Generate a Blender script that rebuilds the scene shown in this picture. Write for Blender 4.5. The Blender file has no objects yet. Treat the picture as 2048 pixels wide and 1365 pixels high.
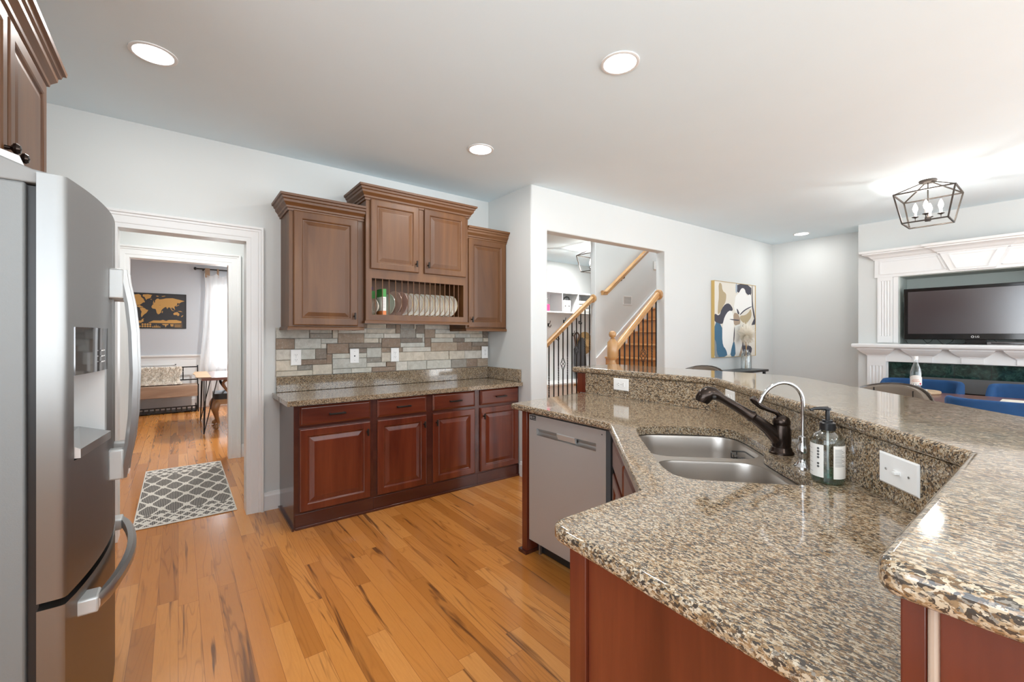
import bpy, bmesh, math, random
from mathutils import Vector, Matrix
from mathutils.geometry import tessellate_polygon
R = math.radians
SC = bpy.context.scene
COL = SC.collection
random.seed(7)

# ------------------------------------------------------------------ camera, world, exposure
cd = bpy.data.cameras.new('camera'); cam = bpy.data.objects.new('camera', cd); COL.objects.link(cam)
cd.sensor_fit = 'HORIZONTAL'; cd.sensor_width = 36.0; cd.lens = 870.0 / 2048 * 36.0
cd.shift_y = -10.5 / 2048; cd.clip_start = 0.02; cd.clip_end = 100
cam.location = (0, 0, 1.335); cam.rotation_euler = (R(90), 0, R(-37.5))
SC.camera = cam
W = bpy.data.worlds.new('sky'); SC.world = W; W.use_nodes = True
# overcast sky above; brighter lower half added below the horizon to lift the ceilings
_t = W.node_tree; _bg = _t.nodes['Background']; _tc = _t.nodes.new('ShaderNodeTexCoord'); _sp = _t.nodes.new('ShaderNodeSeparateXYZ')
_rp = _t.nodes.new('ShaderNodeValToRGB'); _mr = _t.nodes.new('ShaderNodeMapRange')
_mr.inputs['From Min'].default_value = -1; _mr.inputs['From Max'].default_value = 1
_rp.color_ramp.elements[0].position = 0.47; _rp.color_ramp.elements[0].color = (0.94, 0.98, 1.0, 1)
_rp.color_ramp.elements[1].position = 0.53; _rp.color_ramp.elements[1].color = (0.46, 0.51, 0.56, 1)
_t.links.new(_tc.outputs['Generated'], _sp.inputs[0]); _t.links.new(_sp.outputs[2], _mr.inputs['Value']); _t.links.new(_mr.outputs[0], _rp.inputs[0]); _t.links.new(_rp.outputs[0], _bg.inputs[0])
_bg.inputs[1].default_value = 11.0
SC.view_settings.view_transform = 'Standard'; SC.view_settings.look = 'None'
SC.view_settings.gamma = 1; SC.view_settings.use_curve_mapping = False
SC.view_settings.exposure = -0.1
SC.cycles.use_denoising = True
SC.cycles.max_bounces = 10; SC.cycles.diffuse_bounces = 6; SC.cycles.transparent_max_bounces = 16
SC.cycles.caustics_reflective = False; SC.cycles.caustics_refractive = False
SC.cycles.sample_clamp_indirect = 6

def portal(loc, rot, sx, sy):
    l = bpy.data.lights.new('daylight_portal', 'AREA'); l.shape = 'RECTANGLE'; l.size = sx; l.size_y = sy
    l.cycles.is_portal = True
    o = bpy.data.objects.new('daylight_portal', l); o.location = loc; o.rotation_euler = rot; COL.objects.link(o)
def area(name, loc, rot, sx, sy, power, col=(1, 1, 1), shape='RECTANGLE'):
    l = bpy.data.lights.new(name, 'AREA'); l.shape = shape; l.size = sx; l.size_y = sy; l.energy = power; l.color = col
    o = bpy.data.objects.new(name, l); o.location = loc; o.rotation_euler = rot; COL.objects.link(o); return o

# windows of the rear wall (behind the photographer): x0, x1, z0, z1 ; patio glass reaches low; first one added and all enlarged for daylight
REAR = [(-0.95, 0.85, 0.98, 2.5), (1.55, 2.12, 0.1, 2.5), (2.5, 3.4, 0.1, 2.5), (3.9, 4.6, 0.1, 2.5), (5.4, 6.3, 0.1, 2.5)]
YR = -3.2
for x0, x1, z0, z1 in REAR:
    portal(((x0 + x1) / 2, YR - 0.02, (z0 + z1) / 2), (R(90), 0, 0), x1 - x0, z1 - z0)

# unseen windows added for daylight in the living-room end wall, beyond the chimney breast: y0, y1, z0, z1
FARW_ADDED = [(-2.95, -1.9, 0.35, 2.5), (-1.75, -0.7, 0.35, 2.5)]
LEFTW_ADDED = [(-2.9, -1.3, 1.0, 2.5), (-1.1, 0.9, 1.0, 2.5)]  # unseen left-wall windows, added to bring in more daylight
for y0, y1, z0, z1 in LEFTW_ADDED: portal((-1.32, (y0 + y1) / 2, (z0 + z1) / 2), (0, R(-90), 0), z1 - z0, y1 - y0)
for y0, y1, z0, z1 in FARW_ADDED: portal((7.44, (y0 + y1) / 2, (z0 + z1) / 2), (0, R(90), 0), z1 - z0, y1 - y0)

# ------------------------------------------------------------------ materials
def mat(name, col=(0.8, 0.8, 0.8), rough=0.5, metal=0.0, **k):
    m = bpy.data.materials.new(name); m.use_nodes = True
    b = m.node_tree.nodes['Principled BSDF']
    b.inputs['Base Color'].default_value = (*col, 1); b.inputs['Roughness'].default_value = rough
    b.inputs['Metallic'].default_value = metal
    for kk, v in k.items():
        b.inputs[kk.replace('_', ' ')].default_value = v
    return m
class NT:
    def __init__(s, m): s.t = m.node_tree; s.b = s.t.nodes['Principled BSDF']
    def n(s, typ, *ins, **props):
        nd = s.t.nodes.new('ShaderNode' + typ)
        for k, v in props.items(): setattr(nd, k, v)
        for i, v in enumerate(ins):
            if v is None: continue
            s.put(nd.inputs[i], v)
        return nd
    def put(s, sock, v):
        if isinstance(v, bpy.types.NodeSocket): s.t.links.new(v, sock)
        elif isinstance(v, bpy.types.Node): s.t.links.new(v.outputs[0], sock)
        else:
            try: sock.default_value = v
            except Exception: sock.default_value = (*v, 1)
    def math(s, op, a, b=None, c=None): return s.n('Math', a, b, c, operation=op).outputs[0]
    def vmul(s, v, k): return s.n('Vector' + 'Math', v, k, operation='MULTIPLY').outputs[0]
    def ramp(s, f, stops, mode='LINEAR'):
        nd = s.n('ValToRGB', f); r = nd.color_ramp; r.interpolation = mode
        while len(r.elements) < len(stops): r.elements.new(0.5)
        for e, (p, c) in zip(r.elements, stops): e.position = p; e.color = (*c, 1) if len(c) == 3 else c
        return nd.outputs[0]
    def mix(s, f, a, b, mode='MIX'):
        nd = s.t.nodes.new('ShaderNodeMix'); nd.data_type = 'RGBA'; nd.blend_type = mode
        s.put(nd.inputs[0], f)
        for i, v in ((6, a), (7, b)):
            if isinstance(v, tuple): nd.inputs[i].default_value = (*v, 1)
            else: s.put(nd.inputs[i], v)
        return nd.outputs[2]
    def noise(s, v, scale, detail=3, rough=0.5, dist=0.0):
        nd = s.n('TexNoise', v); nd.inputs['Scale'].default_value = scale; nd.inputs['Detail'].default_value = detail
        nd.inputs['Roughness'].default_value = rough; nd.inputs['Distortion'].default_value = dist
        return nd.outputs[0]
    def bump(s, h, strength, dist=0.01):
        nd = s.n('Bump'); nd.inputs['Strength'].default_value = strength; nd.inputs['Distance'].default_value = dist
        s.put(nd.inputs['Height'], h); s.put(s.b.inputs['Normal'], nd.outputs[0])
    def col(s, v): s.put(s.b.inputs['Base Color'], v)
    def rgh(s, v): s.put(s.b.inputs['Roughness'], v)

def paint(name, col, rough=0.6, bump=0.06):
    m = mat(name, col, rough); n = NT(m)
    p = n.n('NewGeometry').outputs['Position']
    f = n.noise(p, 2.2, 2)
    n.col(n.mix(f, tuple(c * 0.975 for c in col), tuple(min(1, c * 1.02) for c in col)))
    n.bump(n.noise(p, 240, 2), bump, 0.002)
    return m
M_wall = paint('wall_paint', (0.635, 0.655, 0.65))
M_ceil = paint('ceiling_paint', (0.76, 0.88, 0.945), 0.8, 0.1)
M_trim = mat('white_trim_paint', (0.77, 0.775, 0.775), 0.32)
M_dwall = paint('dining_grey_paint', (0.49, 0.52, 0.56))
M_white = mat('white_plastic', (0.88, 0.88, 0.87), 0.35)
M_blackmetal = mat('black_metal', (0.025, 0.023, 0.022), 0.4, 0.6)
M_bronze = mat('oil_rubbed_bronze', (0.045, 0.032, 0.026), 0.22, 0.85)
M_pull = mat('dark_bronze_pull', (0.03, 0.024, 0.02), 0.38, 0.7)
M_chrome = mat('chrome', (0.62, 0.62, 0.63), 0.08, 1.0)
M_black = mat('black_plastic', (0.012, 0.012, 0.013), 0.3)
M_dark = mat('dark_gap', (0.006, 0.006, 0.006), 0.8)
M_gold = mat('gold_trim', (0.75, 0.52, 0.20), 0.3, 0.9)
M_grey = mat('grey_plastic', (0.52, 0.52, 0.51), 0.42)

def wood(name, c0, c1, c2, axis='Z', rough=0.25, scale=1.0, coat=0.4):
    m = mat(name, c1, rough); n = NT(m)
    m.node_tree.nodes['Principled BSDF'].inputs['Coat Weight'].default_value = coat
    m.node_tree.nodes['Principled BSDF'].inputs['Coat Roughness'].default_value = 0.12
    v = n.n('TexCoord').outputs['Object']
    rnd = n.n('ObjectInfo').outputs['Random']
    sc = {'X': (0.12, 1, 1), 'Y': (1, 0.12, 1), 'Z': (1, 1, 0.12)}[axis]
    v = n.vmul(v, tuple(k * scale for k in sc))
    off = n.n('CombineXYZ', n.math('MULTIPLY', rnd, 7.3), n.math('MULTIPLY', rnd, 3.1), n.math('MULTIPLY', rnd, 5.7)).outputs[0]
    v = n.n('VectorMath', v, off, operation='ADD').outputs[0]
    a = n.noise(v, 5.0, 4, 0.6, 0.6); b = n.noise(v, 70, 4, 0.65)
    c = n.ramp(a, [(0.3, c0), (0.5, c1), (0.72, c2)])
    c = n.mix(n.math('MULTIPLY', b, 0.35), c, tuple(x * 0.55 for x in c0))
    n.col(c); n.bump(b, 0.04, 0.002)
    return m
CH = ((0.075, 0.013, 0.006), (0.135, 0.026, 0.011), (0.20, 0.045, 0.018))
M_cherry = wood('cherry_stain_vertical', *CH, axis='Z')
M_cherryx = wood('cherry_stain_horizontal', *CH, axis='X')
M_cherryy = wood('cherry_stain_lengthwise', *CH, axis='Y')
UP = ((0.080, 0.029, 0.008), (0.132, 0.051, 0.014), (0.205, 0.088, 0.025))  # same cherry as the base units, browner light on the uppers painted in
M_up = wood('lit_cherry_vertical', *UP, axis='Z', rough=0.45, coat=0.05)
M_upx = wood('lit_cherry_horizontal', *UP, axis='X', rough=0.45, coat=0.05)
M_upy = wood('lit_cherry_lengthwise', *UP, axis='Y', rough=0.45, coat=0.05)
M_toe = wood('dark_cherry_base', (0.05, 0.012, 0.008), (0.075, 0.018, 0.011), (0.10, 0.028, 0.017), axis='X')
OK_ = ((0.40, 0.20, 0.075), (0.52, 0.29, 0.115), (0.62, 0.38, 0.17))
M_oak = wood('honey_oak', *OK_, axis='X', rough=0.35)
M_oakz = wood('honey_oak_upright', *OK_, axis='Z', rough=0.35)
M_riser = wood('stair_oak', (0.38, 0.15, 0.045), (0.48, 0.21, 0.065), (0.56, 0.27, 0.09), axis='Y', rough=0.35)
M_plank = wood('bench_plank', (0.22, 0.135, 0.088), (0.36, 0.24, 0.165), (0.50, 0.37, 0.27), axis='X', rough=0.5, scale=1.4, coat=0)
M_tabletop = wood('dining_table_wood', (0.13, 0.045, 0.03), (0.19, 0.07, 0.048), (0.25, 0.10, 0.07), axis='Y', rough=0.3)
M_slice = wood('pale_raw_wood', (0.36, 0.22, 0.12), (0.52, 0.36, 0.22), (0.62, 0.46, 0.30), axis='X', rough=0.6, coat=0)
M_carved = wood('carved_walnut', (0.24, 0.11, 0.04), (0.34, 0.17, 0.065), (0.42, 0.23, 0.09), axis='Z', rough=0.35)

def granite_mat(name):
    m = mat(name, (0.5, 0.4, 0.3), 0.09); n = NT(m)
    b = n.b; b.inputs['IOR'].default_value = 1.5
    b.inputs['Coat Weight'].default_value = 0.35; b.inputs['Coat Roughness'].default_value = 0.03
    p = n.n('NewGeometry').outputs['Position']
    mp = n.n('Mapping', p); mp.inputs['Rotation'].default_value = (0.5, 0.35, 0.5); mp.inputs['Scale'].default_value = (1, 0.42, 0.7)
    v = mp.outputs[0]
    d = n.n('TexNoise', v); d.inputs['Scale'].default_value = 260; d.inputs['Detail'].default_value = 2
    v = n.n('VectorMath', v, n.n('VectorMath', n.n('VectorMath', d.outputs['Color'], (0.5, 0.5, 0.5), operation='SUBTRACT').outputs[0], (0.006, 0.006, 0.006), operation='MULTIPLY').outputs[0], operation='ADD').outputs[0]
    vo = n.n('TexVoronoi', v); vo.inputs['Scale'].default_value = 360
    rc = n.n('SeparateColor', vo.outputs['Color']).outputs[0]
    big = n.noise(p, 55, 3, 0.6)
    f = n.math('ADD', rc, n.math('MULTIPLY', n.math('SUBTRACT', big, 0.5), 0.45))
    c = n.ramp(f, [(0.0, (0.48, 0.385, 0.27)), (0.17, (0.37, 0.265, 0.16)), (0.33, (0.25, 0.155, 0.078)), (0.49, (0.53, 0.45, 0.34)),
                   (0.60, (0.145, 0.088, 0.046)), (0.73, (0.22, 0.19, 0.155)), (0.81, (0.05, 0.04, 0.032))], 'CONSTANT')
    fine = n.noise(v, 600, 2)
    c = n.mix(n.ramp(fine, [(0.575, (0, 0, 0)), (0.64, (1, 1, 1))]), c, (0.065, 0.055, 0.042))
    n.col(c)
    return m
M_granite = granite_mat('speckled_granite')

def floor_mat():
    m = mat('oak_plank_floor', (0.5, 0.25, 0.1), 0.24); n = NT(m)
    n.b.inputs['Coat Weight'].default_value = 0.25; n.b.inputs['Coat Roughness'].default_value = 0.1
    p = n.n('NewGeometry').outputs['Position']
    s = n.n('SeparateXYZ', p); x, y = s.outputs[0], s.outputs[1]
    w = 0.083
    xr = n.math('DIVIDE', x, w); row = n.math('FLOOR', xr); fx = n.math('FRACT', xr)
    wn = n.n('TexWhiteNoise', noise_dimensions='1D'); n.put(wn.inputs['W'], row)
    yl = n.math('ADD', n.math('DIVIDE', y, 1.15), n.math('MULTIPLY', wn.outputs['Value'], 9.7))
    idx = n.math('FLOOR', yl); fy = n.math('FRACT', yl)
    idv = n.n('CombineXYZ', row, idx, 0.0).outputs[0]
    w2 = n.n('TexWhiteNoise', idv, noise_dimensions='2D')
    tone = w2.outputs['Value']
    c = n.ramp(tone, [(0.0, (0.42, 0.155, 0.030)), (0.3, (0.56, 0.215, 0.044)), (0.65, (0.66, 0.275, 0.064)), (1.0, (0.74, 0.34, 0.098))])
    off = n.vmul(idv, (3.17, 1.73, 0))
    g = n.n('VectorMath', n.vmul(p, (1, 0.07, 1)), off, operation='ADD').outputs[0]
    grain = n.noise(g, 130, 4, 0.7)
    c = n.mix(n.math('MULTIPLY', grain, 0.5), c, (0.36, 0.12, 0.022))
    rv = n.n('VectorMath', n.vmul(p, (1, 0.075, 1)), off, operation='ADD').outputs[0]
    ring = n.noise(rv, 9, 2, 0.5, 0.4)
    ring = n.math('FRACT', n.math('MULTIPLY', ring, 11.0))
    ring = n.ramp(ring, [(0.0, (1, 1, 1)), (0.16, (0, 0, 0)), (0.9, (0, 0, 0)), (1.0, (1, 1, 1))])
    sel = n.n('SeparateColor', w2.outputs['Color']).outputs[1]
    c = n.mix(n.math('MULTIPLY', ring, n.math('MULTIPLY', sel, 0.6)), c, (0.22, 0.075, 0.018))
    kn = n.noise(n.n('VectorMath', n.vmul(p, (1, 0.055, 1)), off, operation='ADD').outputs[0], 17, 3, 0.6, 0.8)
    kn = n.ramp(kn, [(0.60, (0, 0, 0)), (0.69, (1, 1, 1))])
    c = n.mix(n.math('MULTIPLY', kn, 0.85), c, (0.10, 0.035, 0.012))
    ex = n.math('MINIMUM', fx, n.math('SUBTRACT', 1.0, fx))
    ey = n.math('MULTIPLY', n.math('MINIMUM', fy, n.math('SUBTRACT', 1.0, fy)), 13.8)
    e = n.math('MINIMUM', ex, ey)
    seam = n.math('LESS_THAN', e, 0.011)
    c = n.mix(n.math('MULTIPLY', seam, 0.55), c, (0.12, 0.035, 0.012))
    n.col(c)
    n.rgh(n.math('ADD', n.math('MULTIPLY', grain, 0.12), 0.15))
    n.bump(n.math('SUBTRACT', n.math('MULTIPLY', grain, 0.25), n.math('MULTIPLY', seam, 1.2)), 0.10, 0.002)
    return m
M_floor = floor_mat()

def steel(name, col=(0.60, 0.595, 0.585), rough=0.3, axis='Y', streak=0.10):
    m = mat(name, col, rough, 1.0); n = NT(m)
    p = n.n('TexCoord').outputs['Object']
    sc = {'X': (0.02, 1, 1), 'Y': (1, 0.02, 1), 'Z': (1, 1, 0.02)}[axis]
    f = n.noise(n.vmul(p, sc), 420, 3, 0.7)
    n.rgh(n.math('ADD', n.math('MULTIPLY', f, streak), rough - streak / 2))
    return m
M_steel = steel('brushed_stainless', (0.30, 0.298, 0.292), rough=0.42, streak=0.05)
M_steel.node_tree.nodes['Principled BSDF'].inputs['Anisotropic'].default_value = 0.85
M_dw = steel('smudge_proof_stainless', (0.47, 0.465, 0.455), rough=0.46, streak=0.05)
M_dw.node_tree.nodes['Principled BSDF'].inputs['Metallic'].default_value = 0.45
M_sink = steel('sink_stainless', (0.52, 0.48, 0.44), 0.36, 'X')
M_handle = steel('satin_silver', (0.52, 0.52, 0.515), 0.36, 'Z', 0.03)
M_side = mat('textured_grey_side', (0.20, 0.206, 0.204), 0.5, 0.2)
_n = NT(M_side); _p = _n.n('TexCoord').outputs['Object']; _n.bump(_n.noise(_p, 160, 3, 0.6, 1.0), 0.15, 0.003)

def stone_mat():
    m = mat('ledger_stone', (0.4, 0.38, 0.35), 0.75); n = NT(m)
    a = n.n('Attribute'); a.attribute_name = 'tone'
    p = n.n('NewGeometry').outputs['Position']
    f = n.noise(p, 22, 5, 0.65, 0.5)
    c = n.mix(n.ramp(f, [(0.35, (0, 0, 0)), (0.68, (1, 1, 1))]), n.mix(0.4, a.outputs['Color'], (0.36, 0.32, 0.27), 'MULTIPLY'), a.outputs['Color'])
    c = n.mix(n.ramp(n.noise(p, 60, 4, 0.7), [(0.55, (0, 0, 0)), (0.75, (0.5, 0.5, 0.5))]), c, (0.62, 0.60, 0.56))
    n.col(c); n.bump(n.noise(p, 48, 5, 0.65, 0.6), 0.5, 0.008)
    return m
M_stone = stone_mat()

def rug_mat():
    m = mat('woven_diamond_rug', (0.6, 0.57, 0.52), 0.95); n = NT(m)
    p = n.n('TexCoord').outputs['Object']; s = n.n('SeparateXYZ', p); u, v = s.outputs[0], s.outputs[1]
    def lattice(a, b, th):
        P = n.math('ADD', n.math('DIVIDE', u, a), n.math('DIVIDE', v, b)); Q = n.math('SUBTRACT', n.math('DIVIDE', u, a), n.math('DIVIDE', v, b))
        P = n.math('LESS_THAN', n.math('ABSOLUTE', n.math('SUBTRACT', n.math('FRACT', P), 0.5)), th)
        Q = n.math('LESS_THAN', n.math('ABSOLUTE', n.math('SUBTRACT', n.math('FRACT', Q), 0.5)), th)
        return P, Q
    P, Q = lattice(0.155, 0.30, 0.062); big = n.math('MAXIMUM', P, Q)
    P2, Q2 = lattice(0.155, 0.30, 0.17); star = n.math('MULTIPLY', P2, Q2); big = n.math('MAXIMUM', big, star)
    P3, Q3 = lattice(0.0775, 0.115, 0.13); small = n.math('MAXIMUM', P3, Q3)
    P4, Q4 = lattice(0.155, 0.24, 0.2); small = n.math('MAXIMUM', small, n.math('MULTIPLY', P4, Q4))
    av = n.math('ABSOLUTE', v)
    end = n.math('GREATER_THAN', av, 0.56)
    pat = n.math('ADD', n.math('MULTIPLY', small, end), n.math('MULTIPLY', big, n.math('SUBTRACT', 1.0, end)))
    edge = n.math('MAXIMUM', n.math('GREATER_THAN', av, 0.795), n.math('GREATER_THAN', n.math('ABSOLUTE', u), 0.297))
    pat = n.math('MAXIMUM', pat, edge)
    st = n.math('LESS_THAN', n.math('FRACT', n.math('DIVIDE', u, 0.0105)), 0.55)
    dk = n.mix(st, (0.34, 0.31, 0.28), (0.065, 0.06, 0.056))
    n.col(n.mix(pat, dk, (0.66, 0.62, 0.56)))
    n.bump(n.noise(p, 600, 2), 0.3, 0.002)
    return m
M_rug = rug_mat()

def thin_glass(name, tint=(0.95, 0.97, 0.97), spec=0.12):
    m = bpy.data.materials.new(name); m.use_nodes = True; t = m.node_tree
    t.nodes.remove(t.nodes['Principled BSDF']); out = t.nodes['Material Output']
    a = t.nodes.new('ShaderNodeBsdfTransparent'); a.inputs[0].default_value = (*tint, 1)
    g = t.nodes.new('ShaderNodeBsdfGlossy'); g.inputs['Roughness'].default_value = 0.04
    lw = t.nodes.new('ShaderNodeLayerWeight'); lw.inputs[0].default_value = 0.35
    mp = t.nodes.new('ShaderNodeMath'); mp.operation = 'MULTIPLY_ADD'; mp.inputs[1].default_value = 0.7; mp.inputs[2].default_value = spec * 0.4
    t.links.new(lw.outputs['Facing'], mp.inputs[0])
    x = t.nodes.new('ShaderNodeMixShader'); t.links.new(mp.outputs[0], x.inputs[0]); t.links.new(a.outputs[0], x.inputs[1]); t.links.new(g.outputs[0], x.inputs[2])
    t.links.new(x.outputs[0], out.inputs[0]); return m
M_glass = thin_glass('clear_glass')
M_soapglass = thin_glass('clear_bottle_plastic', (0.80, 0.84, 0.82))
M_soap = thin_glass('green_soap', (0.36, 0.72, 0.60))
M_water = thin_glass('water', (0.90, 0.95, 0.97), 0.05)
def sheer(name, col, f):
    m = bpy.data.materials.new(name); m.use_nodes = True; t = m.node_tree
    t.nodes.remove(t.nodes['Principled BSDF']); out = t.nodes['Material Output']
    a = t.nodes.new('ShaderNodeBsdfTransparent'); d = t.nodes.new('ShaderNodeBsdfDiffuse'); d.inputs[0].default_value = (*col, 1)
    tr = t.nodes.new('ShaderNodeBsdfTranslucent'); tr.inputs[0].default_value = (*col, 1)
    x = t.nodes.new('ShaderNodeMixShader'); x.inputs[0].default_value = 0.5
    t.links.new(d.outputs[0], x.inputs[1]); t.links.new(tr.outputs[0], x.inputs[2])
    y = t.nodes.new('ShaderNodeMixShader'); y.inputs[0].default_value = f
    t.links.new(a.outputs[0], y.inputs[1]); t.links.new(x.outputs[0], y.inputs[2]); t.links.new(y.outputs[0], out.inputs[0]); return m
M_sheer = sheer('sheer_curtain', (0.88, 0.88, 0.88), 0.72)
M_plume = sheer('pampas_plume', (0.95, 0.92, 0.85), 1.0)
def emit(name, col, s):
    m = bpy.data.materials.new(name); m.use_nodes = True; b = m.node_tree.nodes['Principled BSDF']
    b.inputs['Base Color'].default_value = (*col, 1); b.inputs['Emission Color'].default_value = (*col, 1); b.inputs['Emission Strength'].default_value = s; return m
M_led = emit('led_lens', (1, 0.98, 0.95), 9.0)
M_bulb = emit('lit_bulb', (1, 0.96, 0.88), 14.0)
M_velvet = mat('blue_velvet', (0.008, 0.045, 0.21), 0.8, 0, Sheen_Weight=0.25, Sheen_Roughness=0.4, Sheen_Tint=(0.15, 0.4, 1.0, 1))
_n = NT(M_velvet); _p = _n.n('TexCoord').outputs['Object']; _n.col(_n.mix(_n.noise(_p, 9, 3), (0.002, 0.032, 0.105), (0.004, 0.065, 0.20)))
M_leather = mat('taupe_leather', (0.125, 0.095, 0.07), 0.42)
_n = NT(M_leather); _p = _n.n('TexCoord').outputs['Object']; _n.bump(_n.noise(_p, 170, 3), 0.15, 0.002)
M_blackleather = mat('black_leather', (0.012, 0.012, 0.013), 0.35)
M_fur = mat('cream_fur', (0.88, 0.83, 0.76), 0.95)
M_cork = mat('pale_cork', (0.72, 0.66, 0.56), 0.9)
M_screen = mat('tv_screen', (0.030, 0.019, 0.023), 0.16, 0, IOR=1.75, Specular_IOR_Level=0.9)
M_bezel = mat('gloss_black_bezel', (0.010, 0.009, 0.009), 0.08)
def marble_mat():
    m = mat('dark_green_marble', (0.02, 0.04, 0.035), 0.06); n = NT(m)
    p = n.n('NewGeometry').outputs['Position']
    f = n.noise(p, 16, 6, 0.7, 1.4)
    n.col(n.ramp(f, [(0.40, (0.008, 0.018, 0.016)), (0.58, (0.022, 0.052, 0.042)), (0.72, (0.07, 0.13, 0.10))]))
    return m
M_marble = marble_mat()
M_niche = paint('grey_green_paint', (0.44, 0.49, 0.465))
M_straw = mat('straw', (0.52, 0.33, 0.14), 0.8)
_n = NT(M_straw); _p = _n.n('TexCoord').outputs['Object']; _n.bump(_n.noise(_p, 90, 3), 0.6, 0.006); _n.col(_n.mix(_n.noise(_p, 40, 3), (0.38, 0.22, 0.085), (0.62, 0.42, 0.2)))
M_fabricgrey = mat('charcoal_cloth', (0.06, 0.058, 0.062), 0.9)
M_cream = mat('cream_ceramic', (0.74, 0.68, 0.57), 0.2)
M_blush = mat('blush_ceramic', (0.50, 0.34, 0.28), 0.2)
M_sage = mat('sage_ceramic', (0.45, 0.48, 0.40), 0.2)
M_bone = mat('bone_china', (0.88, 0.85, 0.78), 0.15)

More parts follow.
